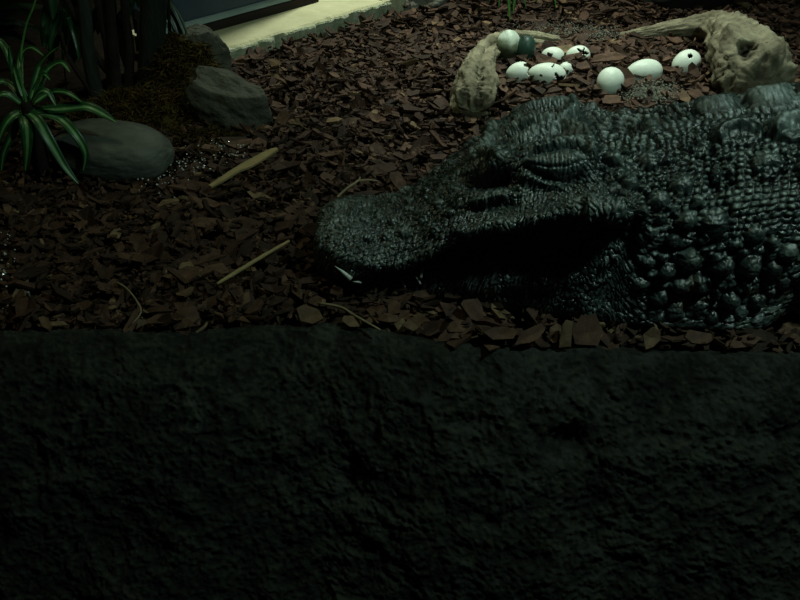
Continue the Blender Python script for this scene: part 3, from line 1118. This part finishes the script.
# ------------------------------------------------------------------ logs
def log(name, pts, radii, mat, label, seed, lump=0.18, ns=72, sub=26, dents=(), flute=0.0):
    P = [Vector(p) for p in pts]
    n = len(P)
    Q, Rr = [], []
    for i in range(n - 1):
        p0, p1, p2, p3 = P[max(i - 1, 0)], P[i], P[i + 1], P[min(i + 2, n - 1)]
        for k in range(sub):
            t = k / sub
            Q.append(0.5 * ((2 * p1) + (p2 - p0) * t + (2 * p0 - 5 * p1 + 4 * p2 - p3) * t * t + (3 * p1 - p0 - 3 * p2 + p3) * t ** 3))
            ts = t * t * (3 - 2 * t)
            Rr.append(radii[i] * (1 - ts) + radii[i + 1] * ts)
    Q.append(P[-1])
    Rr.append(radii[-1])
    # rounded ends
    L = len(Q)
    d1 = (Q[-1] - Q[-3]).normalized()
    rE = Rr[-1]
    m = 16
    for k in range(1, m + 1):
        a = k / m * math.pi / 2
        Q.append(P[-1] + d1 * (rE * 0.62 * math.sin(a)))
        Rr.append(rE * (math.cos(a) ** 0.7 if k < m else 0.001))
    d0 = (Q[0] - Q[2]).normalized()
    r0 = Rr[0]
    pre = []
    for k in range(6, 0, -1):
        a = k / 6 * math.pi / 2
        pre.append((P[0] + d0 * (r0 * 0.9 * math.sin(a)), max(r0 * math.cos(a), 0.0006)))
    Q = [p for p, _ in pre] + Q
    Rr = [r for _, r in pre] + Rr
    G = np.zeros((len(Q), ns, 3))
    arcl = 0
    up = Vector((0, 0, 1))
    for i, c in enumerate(Q):
        d = (Q[min(i + 1, len(Q) - 1)] - Q[max(i - 1, 0)]).normalized()
        s_ = d.cross(up)
        s_ = s_.normalized() if s_.length > 0.05 else Vector((1, 0, 0))
        u = s_.cross(d)
        if i:
            arcl += (c - Q[i - 1]).length
        for k in range(ns):
            a = 2 * math.pi * k / ns
            r = Rr[i]
            e = Vector((math.cos(a) * 1.0, math.sin(a) * 1.0, 0))
            w1 = mnoise.fractal(Vector((e.x * 1.1, e.y * 1.1, arcl * 9 + seed)), 0.9, 2.1, 4)
            w2 = mnoise.fractal(Vector((e.x * 4.5, e.y * 4.5, arcl * 7 + seed * 2)), 0.8, 2.1, 4)
            w3 = mnoise.fractal(c * 60 + e * 5.2, 0.7, 2.1, 5)
            fl = flute * (abs(math.sin(a * 2.0 + 0.9 + arcl * 2.5)) ** 0.6 - 0.6)
            rr = r * (1 + fl + lump * w1 + lump * 0.55 * w2 + lump * 0.38 * w3)
            p = c + s_ * (math.cos(a) * rr) + u * (math.sin(a) * rr)
            G[i, k] = p
    PIT_SHADE = np.zeros(G.shape[:2])
    for (dx_, dy_, dr, da) in dents:
        ux, uy = project(G[..., 0], G[..., 1], G[..., 2])
        near = (ux - dx_) ** 2 + (uy - dy_) ** 2 < 16
        if near.any():
            dist = np.where(near, np.linalg.norm(G - CAMP, axis=-1), 9)
            dc = G[np.unravel_index(dist.argmin(), dist.shape)]
            f = np.exp(-(np.linalg.norm(G - dc, axis=-1) / dr) ** 2)[..., None]
            dirn = dc - CAMP
            dirn = dirn / np.linalg.norm(dirn)
            PIT_SHADE = np.maximum(PIT_SHADE, f[..., 0] * min(1, da / .02))
            G += f * da * (dirn + np.array([0, 0, -.3]))
    o = grid_mesh(name, G, mat, closed_v=True)
    fattr(o, 'pit_shade', PIT_SHADE)
    tag(recenter(o), label, 'driftwood')
    return o


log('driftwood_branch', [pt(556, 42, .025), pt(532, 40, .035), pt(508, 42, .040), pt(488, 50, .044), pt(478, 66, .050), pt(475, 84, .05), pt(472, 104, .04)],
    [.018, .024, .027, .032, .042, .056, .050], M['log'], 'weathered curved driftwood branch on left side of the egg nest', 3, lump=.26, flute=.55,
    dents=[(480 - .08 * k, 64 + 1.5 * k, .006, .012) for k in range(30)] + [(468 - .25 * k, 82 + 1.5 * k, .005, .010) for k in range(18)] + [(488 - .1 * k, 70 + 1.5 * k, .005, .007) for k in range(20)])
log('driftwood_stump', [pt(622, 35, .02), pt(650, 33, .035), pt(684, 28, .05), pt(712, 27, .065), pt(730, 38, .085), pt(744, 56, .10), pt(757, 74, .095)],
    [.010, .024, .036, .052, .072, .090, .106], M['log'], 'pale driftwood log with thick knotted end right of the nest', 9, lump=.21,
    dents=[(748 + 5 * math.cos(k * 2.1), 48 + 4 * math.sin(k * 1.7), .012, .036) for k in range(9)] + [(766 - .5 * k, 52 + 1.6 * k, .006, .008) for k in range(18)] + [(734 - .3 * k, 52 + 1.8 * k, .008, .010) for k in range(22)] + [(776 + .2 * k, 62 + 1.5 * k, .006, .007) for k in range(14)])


# ------------------------------------------------------------------ eggs
def egg(name, px, py, zoff, a, b, yaw, pitch, mat, label, hole=None, seed=0, cut=None):
    """a = half length, b = half width; hole/cut remove shell"""
    nu, nv = 64, 48
    verts, faces = [], []
    for i in range(nv + 1):
        t = math.pi * i / nv
        for k in range(nu):
            ph = 2 * math.pi * k / nu
            r = math.sin(t) * (1 + 0.10 * math.cos(t))
            verts.append(Vector((a * math.cos(t), b * r * math.cos(ph), b * r * math.sin(ph))))
    rs = random.Random(seed)

    def gone(c):
        if hole:
            hx, hy, hz, hr, jag = hole
            hv = Vector((hx * a, hy * b, hz * b))
            d = (c - hv).length
            ang = math.atan2(c.z - hv.z, c.x - hv.x)
            return d < hr * (1 + jag * math.sin(ang * 5 + seed) + jag * 0.7 * math.sin(ang * 9 + 2 * seed))
        if cut:
            nxv, off, jag = cut
            nv_ = Vector(nxv).normalized()
            d = c.dot(nv_)
            return d > off + jag * b * (mnoise.noise(c * 55 + Vector((seed, 0, 0))) * 1.2 + 0.35 * math.sin(math.atan2(c.z, c.y) * 7 + seed))
        return False

    for i in range(nv):
        for k in range(nu):
            f = (i * nu + k, i * nu + (k + 1) % nu, (i + 1) * nu + (k + 1) % nu, (i + 1) * nu + k)
            c = sum((verts[j] for j in f), Vector()) / 4
            if not gone(c):
                faces.append(f)
    o = link_mesh(name, verts, faces, mat)
    bm = bmesh.new()
    bm.from_mesh(o.data)
    bmesh.ops.delete(bm, geom=[v for v in bm.verts if not v.link_faces], context='VERTS')
    bmesh.ops.remove_doubles(bm, verts=bm.verts, dist=1e-5)
    bmesh.ops.recalc_face_normals(bm, faces=bm.faces)
    bm.to_mesh(o.data)
    bm.free()
    if hole or cut:
        o.data.materials.append(M['egg_inside'])
        md = o.modifiers.new('shell', 'SOLIDIFY')
        md.thickness = 0.0022
        md.offset = -1
        md.material_offset = 1
        md.material_offset_rim = 0
    o.location = pt(px, py, zoff)
    o.rotation_euler = (0, pitch, yaw)
    tag(o, label, 'egg', 'eggs in the nest')
    return o


egg('egg', 508, 47, .055, .050, .036, R_(70), R_(-65), M['egg_dirty'], 'tall stained pale egg propped up beside the dark green egg', seed=1)
egg('egg', 525, 50, .045, .044, .030, R_(60), R_(-70), M['egg_dark'], 'dark green egg leaning against a tall stained egg', seed=2)
egg('egg', 519, 73, .025, .038, .030, R_(10), R_(-10), M['egg'], 'small pale egg nearest the left driftwood branch', seed=3, cut=((1, -.2, .2), .024, .22))
egg('egg', 547, 75, .022, .054, .034, R_(-4), R_(3), M['egg'], 'longest pale egg, cracked open along its front', seed=4, hole=(.62, -.80, -.25, .021, .25))
egg('eggshell_fragment', 566, 69, .022, .024, .020, R_(30), R_(10), M['egg'], 'small shell piece behind the longest cracked egg', seed=5, cut=((1, .1, .3), .006, .3))
egg('egg', 553, 57, .022, .036, .030, R_(-15), R_(10), M['egg'], 'half buried pale egg behind the longest cracked egg', seed=6, cut=((.9, .1, -.5), .018, .3))
egg('egg', 578, 56, .026, .037, .031, R_(0), R_(0), M['egg'], 'pale egg with a jagged star-shaped break, farthest back', seed=8, hole=(.25, -.75, .52, .014, .45))
egg('egg', 610, 82, .034, .042, .037, R_(60), R_(-30), M['egg'], 'round smooth egg left of a leaning dark chip', seed=9)
egg('egg', 644, 72, .030, .054, .036, R_(8), R_(-4), M['egg'], 'whole oval egg resting on pale grit', seed=10)
egg('egg', 686, 63, .032, .046, .037, R_(20), R_(-20), M['egg'], 'egg with a small round hole beside the thick log', seed=11, hole=(.1, -.55, .78, .0075, .12))
# wet crocodile-egg patch hiding lower right of that egg: a bark flake
one_chip(693, 70, .045, .05, .035, R_(-30), R_(60), R_(5), .35, 'dark flake against the lower right of the drilled egg', 150)
one_chip(583, 67, .03, .05, .03, R_(20), R_(20), R_(0), .5, 'brown chip in front of the star-broken egg', 151)


# ------------------------------------------------------------------ grit
def grit(name, spots, mat, label, seed, n, smin, smax, cat='grit'):
    rs = np.random.default_rng(seed)
    base = np.array([(1, 0, 0), (-1, 0, 0), (0, 1, 0), (0, -1, 0), (0, 0, 1), (0, 0, -1)], float)
    tri = np.array([(0, 2, 4), (2, 1, 4), (1, 3, 4), (3, 0, 4), (2, 0, 5), (1, 2, 5), (3, 1, 5), (0, 3, 5)])
    Vs, Fs = [], []
    for (px, py, rx, ry, share) in spots:
        for _ in range(int(n * share)):
            gx_, gy_ = rs.normal(px, rx), rs.normal(py, ry)
            c = np.array(pt(gx_, gy_, rs.uniform(0.018, 0.034)))
            s = rs.uniform(smin, smax)
            v = base * s * rs.uniform(0.6, 1.3, (6, 1))
            Fs.append(tri + len(Vs) * 6)
            Vs.append(v + c)
    o = tri_mesh(name, np.concatenate(Vs), np.concatenate(Fs), mat)
    tag(o, label, cat, kind='stuff')
    return o


grit('gravel', [(650, 93, 14, 7, .5), (565, 30, 26, 5, .35), (600, 34, 12, 3, .15)], M['grit'], 'pale sandy grit in and behind the egg nest', 31, 2600, .0010, .0030)
grit('glint_specks', [(222, 148, 16, 6, .4), (192, 165, 14, 6, .25), (160, 180, 10, 8, .2), (3, 265, 6, 22, .15)], M['glint'], 'tiny pale specks painted as glints on dark bark in front of the rocks', 32, 190, .0012, .0034)


# ------------------------------------------------------------------ rocks
def rock(name, px, py, zoff, rad, rot, mat, label, cat, seed, rough=.12, freq=1.6, planes=0, sub=6, sq=0):
    bm = bmesh.new()
    bmesh.ops.create_icosphere(bm, subdivisions=sub, radius=1)
    rs = random.Random(seed)
    pls = []
    for _ in range(planes):
        n = Vector((rs.uniform(-1, 1), rs.uniform(-1, 1), rs.uniform(-.3, 1))).normalized()
        pls.append((n, rs.uniform(.62, .85)))
    for v in bm.verts:
        p = v.co.copy()
        if sq:
            p /= (abs(p.x) ** sq + abs(p.y) ** sq + abs(p.z) ** sq) ** (1 / sq)
        for n, d in pls:
            k = p.dot(n)
            if k > d:
                p -= n * (k - d) * 0.92
        p *= 1 + rough * mnoise.fractal(p * freq + Vector((seed, 0, 0)), 0.9, 2.1, 5)
        v.co = Vector((p.x * rad[0], p.y * rad[1], p.z * rad[2]))
    me = bpy.data.meshes.new(name)
    bm.to_mesh(me)
    bm.free()
    me.polygons.foreach_set('use_smooth', [True] * len(me.polygons))
    me.materials.append(mat)
    o = bpy.data.objects.new(name, me)
    COL.objects.link(o)
    o.location = pt(px, py, zoff)
    o.rotation_euler = rot
    tag(o, label, cat)
    return o


rock('boulder', 112, 152, .055, (.150, .095, .070), (0, R_(4), R_(-8)), M['boulder'], 'smooth oblong grey boulder under the striped plant leaves', 'rock', 4, rough=.05, freq=1.2, sq=2.5)
rock('rock', 228, 103, .06, (.150, .085, .122), (0, R_(33), R_(-12)), M['greyrock'], 'angular grey rock standing left of the open bark, half mossy', 'rock', 12, rough=.12, planes=8)
rock('rock', 196, 64, .10, (.10, .07, .11), (0, R_(15), R_(10)), M['greyrock'], 'dark rounded rock top poking up before the kerb', 'rock', 15, rough=.10, planes=3)
rock('stone', 425, -2, .03, (.11, .09, .07), (0, 0, R_(20)), M['stone'], 'rough pale stone at the far end of kerb', 'rock', 19, rough=.2, planes=4, sub=5)
rock('dark_boulder', 686, -17, .08, (.22, .16, .14), (0, 0, 0), M['wall'], 'black rock behind the driftwood log at top edge', 'rock', 23, rough=.12, planes=4, sub=5)  # takes the near-black wall colour


# ------------------------------------------------------------------ moss mound
def moss():
    rs = np.random.default_rng(77)
    rsn = random.Random(5)
    Vs, Fs, off = [], [], 0
    spots = [(188, 80, .13, .11, .19, 3600), (140, 108, .20, .10, .10, 2600), (205, 125, .10, .05, .02, 500), (95, 100, .2, .1, .03, 700), (203, 104, .055, .06, .12, 900), (230, 135, .09, .03, .005, 260)]
    # under body
    for (px, py, sx, sy, h, n) in spots:
        c0 = pt(px, py + 20, 0)
        for _ in range(n):
            r, a = math.sqrt(rs.uniform(0, 1)), rs.uniform(0, 2 * math.pi)
            x, y = c0.x + r * math.cos(a) * sx, c0.y + r * math.sin(a) * sy
            zt = gzf(x, y) + h * (1 - r * r) + 0.004
            zt += 0.02 * mnoise.noise(Vector((x * 14, y * 14, 0)))
            L = rs.uniform(.018, .05)
            d = np.array([rs.normal(0, .6), rs.normal(-.3, .6), rs.uniform(.1, 1.0)])
            d /= np.linalg.norm(d)
            s = np.cross(d, [rs.normal(), rs.normal(), rs.normal()])
            s /= np.linalg.norm(s) + 1e-6
            w = rs.uniform(.0009, .0022)
            p = np.array([x, y, zt])
            b = d + np.array([rs.normal(0, .3), rs.normal(0, .3), -.5])
            v = [p - s * w, p + s * w, p + d * L * .5 + s * w, p + d * L * .5 - s * w, p + d * L * .5 + b * L * .5]
            Vs += v
            Fs += [(off, off + 1, off + 2), (off, off + 2, off + 3), (off + 3, off + 2, off + 4)]
            off += 5
    for (px, py, sx, sy, h, n) in spots[:4] + spots[4:5]:
        c0 = pt(px, py + 20, 0)
        na, nr = 40, 14
        for i in range(nr + 1):
            r = i / nr * 1.05
            for k in range(na):
                a = 2 * math.pi * k / na
                x, y = c0.x + r * math.cos(a) * sx, c0.y + r * math.sin(a) * sy
                zt = gzf(x, y) + h * (1 - r * r) - .004 + 0.02 * mnoise.noise(Vector((x * 14, y * 14, 0)))
                Vs.append(np.array([x, y, zt]))
        for i in range(nr):
            for k in range(na):
                j = (k + 1) % na
                A, B, Cc, Dd = off + i * na + k, off + i * na + j, off + (i + 1) * na + j, off + (i + 1) * na + k
                Fs += [(A, Dd, Cc), (A, Cc, B)]
        off += (nr + 1) * na
    o = tri_mesh('moss', np.array(Vs), np.array(Fs), M['moss'])
    tag(o, 'shaggy brown moss mound over the rocks around the plant stems', 'moss', kind='stuff')


moss()


# ------------------------------------------------------------------ leaves
def ribbon(name, pts, w, mat, parent, seed=0, fold=.35, sub=10, wprof=None):
    """arching strap leaf: creased along the middle, pointed at the end"""
    P = [Vector(p) for p in pts]
    n = len(P)
    Q = []
    for i in range(n - 1):
        p0, p1, p2, p3 = P[max(i - 1, 0)], P[i], P[i + 1], P[min(i + 2, n - 1)]
        for k in range(sub):
            t = k / sub
            Q.append(0.5 * ((2 * p1) + (p2 - p0) * t + (2 * p0 - 5 * p1 + 4 * p2 - p3) * t * t + (3 * p1 - p0 - 3 * p2 + p3) * t ** 3))
    Q.append(P[-1])
    m = len(Q)
    verts, acr, faces = [], [], []
    camv = Vector((0, 0, CAM_H))
    prev = None
    for i, c in enumerate(Q):
        d = (Q[min(i + 1, m - 1)] - Q[max(i - 1, 0)]).normalized()
        up = Vector((0.15, -0.55, 0.83))
        s = d.cross(up)
        if s.length < .15 and prev:
            s = prev
        s.normalize()
        if prev and s.dot(prev) < 0:
            s = -s
        prev = s.copy()
        u = s.cross(d).normalized()
        t = i / (m - 1)
        prof = wprof(t) if wprof else (min(1, .45 + t * 2.4)) * (1 - t ** 3.2) ** .8
        ww = max(w * prof, .0004)
        for k in (-1, -.5, 0, .5, 1):
            verts.append(c + s * (ww * k) + u * (-fold * ww * (1 - abs(k))))
            acr.append(abs(k))
    for i in range(m - 1):
        for k in range(4):
            a = i * 5 + k
            faces.append((a, a + 1, a + 6, a + 5))
    o = link_mesh(name, verts, faces, mat, parent)
    fattr(o, 'across', acr)
    md = o.modifiers.new('thick', 'SOLIDIFY')
    md.thickness = .0008
    return o


# spider plant at left: crown at about (28, 108)
crown = Vector((0, 0, CAM_H)) + ray(28, 110) * (2.03 / ray(28, 110).y)
sp = empty('spider_plant', Vector((crown.x, crown.y, gzf(crown.x, crown.y))), 'spider plant with arching green leaves and pale stripes beside boulder', 'plant')


def pz(px, py, y):
    """point seen at px, py at depth-plane y"""
    d = ray(px, py)
    t = y / d.y
    return Vector((0, 0, CAM_H)) + d * t


cy = crown.y
leaves = [
    ([(28, 108, 0), (36, 118, -.10), (48, 138, -.17), (64, 165, -.21), (80, 189, -.235)], .014, 'leaf'),
    ([(34, 112, 0), (56, 116, -.06), (74, 132, -.12), (85, 152, -.15), (83, 172, -.17)], .013, 'leaf'),
    ([(36, 112, 0), (62, 108, -.02), (86, 106, -.05), (104, 114, -.07), (116, 122, -.09)], .015, 'leaf'),
    ([(28, 110, 0), (26, 124, -.12), (27, 146, -.17), (25, 172, -.19)], .016, 'leaf'),
    ([(24, 112, 0), (12, 116, -.08), (3, 128, -.12), (-4, 150, -.15)], .012, 'leaf'),
    ([(26, 112, 0), (12, 134, -.10), (4, 152, -.14), (1, 172, -.16)], .011, 'leaf'),
    ([(28, 106, 0), (38, 92, -.03), (48, 92, -.05), (56, 106, -.08)], .009, 'leaf'),
    ([(30, 106, 0), (48, 93, .02), (66, 92, .0), (82, 102, -.03)], .009, 'leaf'),
    ([(26, 104, 0), (18, 84, .02), (12, 62, .03), (9, 46, .03)], .010, 'leaf'),
    ([(28, 104, 0), (38, 70, .04), (46, 56, .04), (58, 47, .03)], .009, 'leaf'),
    ([(30, 104, 0), (44, 74, .06), (60, 62, .06), (70, 72, .04)], .010, 'leaf'),
    ([(24, 104, 0), (10, 84, .03), (-4, 82, .02), (-20, 90, 0)], .009, 'leaf'),
    ([(28, 104, 0), (20, 60, .08), (30, 47, .08), (44, 56, .06)], .008, 'leaf'),
    ([(24, 106, 0), (8, 94, -.02), (-6, 98, -.05), (-18, 112, -.08)], .009, 'leaf'),
    ([(30, 106, 0), (40, 80, .03), (44, 74, .03), (50, 80, .01)], .008, 'leaf'),
    ([(26, 104, 0), (4, 46, .07), (-10, 44, .06), (-25, 52, .04)], .009, 'leaf'),
]
for i, (pp, w, mt) in enumerate(leaves):
    P = [pz(a, b, cy + dy * (.34 if dy < 0 else 1.3)) for a, b, dy in pp]
    P[0] = crown + Vector((random.uniform(-.012, .012), random.uniform(-.012, .012), 0))
    P = [Vector((p.x, p.y, max(p.z, gzf(p.x, p.y) + .02))) for p in P]
    local(ribbon('leaf', P, w, M[mt], sp, seed=i))
local(tube('flower_stalk', [crown, pz(20, 70, cy + .02), pz(25, 30, cy + .05), pz(33, 8, cy + .06), pz(38, -8, cy + .07)], [.004, .003, .0025, .002, .0018], M['leaf_bright'], sp))
local(tube('root_crown', [crown - Vector((0, 0, .19)), crown - Vector((0, 0, .05)), crown + Vector((0, 0, .02))], [.02, .022, .012], M['darkstem'], sp, ns=12))

# runner with bright small leaves
b0 = pz(62, 70, 2.62)
rn = empty('climbing_vine', Vector((b0.x, b0.y, gzf(b0.x, b0.y))), 'thin hanging vine with small bright leaves behind the spider plant', 'plant')
local(tube('stem', [Vector((b0.x, b0.y, gzf(b0.x, b0.y))), pz(63, 55, 2.62), pz(62, 34, 2.62), pz(56, 22, 2.62), pz(57, -12, 2.66)], [.002] * 5, M['darkstem'], rn))
for (a, b, c_, d_) in ((56, 22, 58, 36), (61, 32, 64, 46), (63, 48, 63, 62)):
    local(ribbon('leaf', [pz(a, b, 2.61), pz((a + c_) / 2, (b + d_) / 2, 2.60), pz(c_, d_, 2.60)], .005, M['leaf_bright'], rn))

# tall cane plant: thick stem with slender stems and long dark strap leaves
base = pt(150, 98, .03)
tb = empty('cane_plant', Vector((base.x, base.y, gzf(base.x, base.y))), 'dark cane plant with one thick grey stem before the kerb', 'plant')
yb = base.y


def up_to(px0, py0, px1, py1, y, bend=0):
    A, B = pt(px0, py0, 0), pz(px1, py1, y)
    B2 = A + (B - A) * 3.2
    mid = A + (B - A) * .5 + Vector((bend, 0, 0))
    return [A, mid, B, B2]


local(tube('stem', up_to(150, 102, 154, -12, yb + .03), [.042, .036, .038, .040], M['trunk'], tb, ns=20, jit=.03))
for (a, b, c_, d_, r, bd) in ((128, 104, 124, -12, .014, .01), (118, 106, 108, -12, .016, .0), (100, 108, 82, -12, .020, -.01), (112, 104, 96, -12, .012, .01), (132, 102, 62, -8, .010, -.02), (104, 110, 44, 0, .007, -.02), (172, 96, 168, -12, .005, .0)):
    local(tube('slender_stem', up_to(a, b, c_, d_, yb + .05, bd), [r * 1.15, r, r * .9, r * .8], M['darkstem'] if r < .018 else M['trunk'], tb, ns=10, jit=.06))
rl = random.Random(8)
for k in range(34):
    x0 = rl.uniform(40, 165)
    y0 = rl.uniform(-40, 20)
    yy = yb + rl.uniform(.0, .35)
    dx = rl.uniform(-26, 26)
    ln = rl.uniform(40, 80)
    p = [pz(x0, y0, yy), pz(x0 + dx * .5, y0 + ln * .3, yy), pz(x0 + dx * .9, y0 + ln * .7, yy - .02), pz(x0 + dx, y0 + ln, yy - .03)]
    p = [Vector((v.x, v.y, max(v.z, .06))) for v in p]
    local(ribbon('leaf', p, rl.uniform(.008, .02), M['leaf_dark'], tb, seed=k))
for (x0, y0, x1, y1) in ((124, -4, 126, 12), (134, 18, 135, 32), (136, -4, 138, 8), (136, 36, 137, 52)):
    local(ribbon('leaf', [pz(x0, y0, yb + .08), pz((x0 + x1) / 2 + 1, (y0 + y1) / 2, yb + .08), pz(x1, y1, yb + .08)], .006, M['leaf_bright'], tb))

# feathery fern in the top left corner
fb = pt(-30, 60, .02)
fn = empty('fern', fb, 'feathery dark fern in the corner above the spider plant', 'plant')
for k in range(11):
    ex, ey = [(10, -20), (30, 12), (44, 30), (18, 34), (2, 8), (38, -10), (24, 24), (50, 6), (-10, -15), (6, 50), (34, 44)][k]
    A, B = fb + Vector((0, 0, .05)), pz(ex, ey, fb.y + rl.uniform(-.1, .1))
    Mi = (A + B) / 2 + Vector((0, 0, .10))
    fr = local(tube('frond', [A, Mi, B], [.003, .002, .001], M['darkstem'], fn, ns=6))
    # pinnae of this frond in one mesh
    vs, fs, ac = [], [], []
    for j in range(26):
        t = .2 + .8 * j / 25
        c = A * (1 - t) ** 2 + Mi * 2 * t * (1 - t) + B * t * t
        d = ((Mi - A) * (1 - t) + (B - Mi) * t).normalized()
        sd = d.cross(Vector((0, -.5, .85))).normalized()
        for sg in (-1, 1):
            L = .06 * (1.1 - t)
            tip = c + (sd * sg + d * .5).normalized() * L + Vector((0, 0, -.01))
            o0 = len(vs)
            vs += [c - d * .004, c + d * .004, (c + tip) / 2 + d * .005, tip, (c + tip) / 2 - d * .005]
            ac += [.3, .3, .8, .8, .8]
            fs.append((o0, o0 + 1, o0 + 2, o0 + 3, o0 + 4))
    pm = link_mesh('pinnae', vs, fs, M['leaf_dark'], fr, smooth=False)
    fattr(pm, 'across', ac)
    pm.matrix_parent_inverse = Matrix.Identity(4)

# hanging blades at the top middle
hb_ = pz(505, -60, 2.75)
hg = empty('hanging_plant', hb_, 'tips of green strap leaves hanging in above the nest', 'plant')
for (x0, x1, yt, w) in ((500, 499, 8, .006), (508, 510, 22, .010), (516, 513, 14, .008), (522, 526, 9, .006), (533, 538, 4, .006), (492, 489, 3, .005), (551, 556, 9, .005)):
    local(ribbon('leaf', [hb_, pz((x0 + 505) / 2, -48, 2.74), pz(x0, -20, 2.72), pz(x1, yt, 2.71)], w, M['leaf_bright'], hg))


# ------------------------------------------------------------------ kerb, panel, back walls
def slab(name, A, B, off0, off1, z0, z1, mat, nseg=160, rag=0.0, seed=0, parent=None, ext0=0., ext1=0.):
    """long box from A to B; off = distance behind the kerb line"""
    L = (B - A).length
    verts, faces = [], []
    for i in range(nseg + 1):
        t = -ext0 + (L + ext0 + ext1) * i / nseg
        w = rag * mnoise.fractal(Vector((t * 14, seed, 0)), .7, 2.2, 5)
        w2 = rag * mnoise.fractal(Vector((t * 16, seed + 7, 3)), .7, 2.2, 5)
        for (o_, z_, k) in ((off0, z0, 1), (off0 + .004, z1 - .006, 1), (off0 + min(.012, (off1 - off0) * .4), z1, .8), (off0 + min(.04, (off1 - off0) * .7), z1, 0), (off1, z1, 0), (off1, z0, 0)):
            p = A + kd * t + kn * (o_ + w * k)
            verts.append(Vector((p.x, p.y, z_ + (w2 * .5 * k if z_ > z0 else 0))))
    for i in range(nseg):
        for k in range(6):
            a, b = i * 6 + k, i * 6 + (k + 1) % 6
            faces.append((a, b, b + 6, a + 6))
    faces.append((5, 4, 3, 2, 1, 0))
    faces.append(tuple(nseg * 6 + k for k in range(6)))
    return link_mesh(name, verts, faces, mat, parent, smooth=False)


KA = Vector((K0.x, K0.y, 0))
KB = Vector((K1.x, K1.y, 0))


def off_of(px, py, zz):
    d = ray(px, py)
    t = (CAM_H - zz) / -d.z
    p = Vector((0, 0, CAM_H)) + d * t
    return (p - KA).dot(kn), (p - KA).dot(kd)


KZ = .055
o1, _ = off_of(176, 44, KZ)
o2, _ = off_of(320, 6, KZ)
OFFP = (o1 + o2) / 2
kerb = slab('trim_1', KA, KB, 0, OFFP + .25, -.05, KZ, M['kerb'], rag=.010, seed=2, ext0=.03, ext1=-.03)
tag(kerb, kind='structure')
face = slab('worn_edge', KA, KB, -.008, .012, -.05, KZ - .006, M['kerb_face'], rag=.014, seed=5, parent=kerb, ext0=.03, ext1=0.0)
kb2 = slab('kerb_block', KA + kd * ((KB - KA).length - .03), KB + kd * .10, .0, OFFP + .3, -.05, KZ + .004, M['kerb'], nseg=20, rag=.008, seed=9, parent=kerb)
# panel: dark bar standing in for the shadowed gap, strip and blue sheet
win = slab('window_1', KA, KB, OFFP + .05, OFFP + .07, KZ + .050, 1.6, M['blue'], nseg=4, ext0=.10, ext1=-.20)
tag(win, kind='structure')
slab('frame_strip', KA, KB, OFFP + .030, OFFP + .06, KZ + .034, KZ + .050, M['strip'], nseg=4, parent=win, ext0=.10, ext1=-.20)
slab('shadow_gap_bar', KA, KB, OFFP + .03, OFFP + .06, KZ - .002, KZ + .034, M['gap_shade'], nseg=4, parent=win, ext0=.10, ext1=-.20)


def box(name, x0, x1, y0, y1, z0, z1, mat):
    v = [(x, y, z_) for x in (x0, x1) for y in (y0, y1) for z_ in (z0, z1)]
    f = [(0, 1, 3, 2), (4, 6, 7, 5), (0, 4, 5, 1), (2, 3, 7, 6), (0, 2, 6, 4), (1, 5, 7, 3)]
    return link_mesh(name, v, f, mat, smooth=False)


tag(box('wall_back', -3.0, 4.0, 6.0, 6.1, -.1, 2.6, M['wall']), kind='structure')
tag(box('wall_left', -3.1, -3.0, 1.3, 6.0, -.1, 2.6, M['wall']), kind='structure')

# ------------------------------------------------------------------ light
w = bpy.data.worlds.new('world')
scene.world = w
w.use_nodes = True
w.node_tree.nodes['Background'].inputs[0].default_value = (0.30, 0.55, 0.45, 1)
w.node_tree.nodes['Background'].inputs[1].default_value = 0.004


def spot(name, loc, tgt, power, col, size, ang, blend):
    l = bpy.data.lights.new(name, 'SPOT')
    l.energy = power
    l.color = col
    l.shadow_soft_size = size
    l.spot_size = R_(ang)
    l.spot_blend = blend
    o = bpy.data.objects.new(name, l)
    o.location = loc
    o.rotation_euler = (Vector(tgt) - Vector(loc)).to_track_quat('-Z', 'Y').to_euler()
    COL.objects.link(o)
    return o


def area(name, loc, tgt, power, col, size):
    l = bpy.data.lights.new(name, 'AREA')
    l.energy = power
    l.color = col
    l.size = size
    o = bpy.data.objects.new(name, l)
    o.location = loc
    o.rotation_euler = (Vector(tgt) - Vector(loc)).to_track_quat('-Z', 'Y').to_euler()
    COL.objects.link(o)
    return o


spot('lamp_back', (0.05, 4.1, 2.3), (0.10, 3.60, 0), 230, (.93, 1, .80), .10, 76, 1.0)
spot('lamp_nest', (0.70, 2.72, 2.3), (0.66, 2.5, 0), 155, (.86, 1, .86), .08, 50, 1.0)
area('lamp_croc', (1.20, 1.02, 1.85), (0.40, 1.6, 0.15), 12, (.70, 1, .87), .14)
area('lamp_front', (-0.9, 1.95, 2.0), (-0.5, 2.0, 0.0), 2.7, (.98, 1, .56), .25)

scene.view_settings.view_transform = 'Standard'
scene.view_settings.look = 'None'
scene.view_settings.exposure = 0
scene.view_settings.gamma = 1
scene.cycles.use_denoising = True
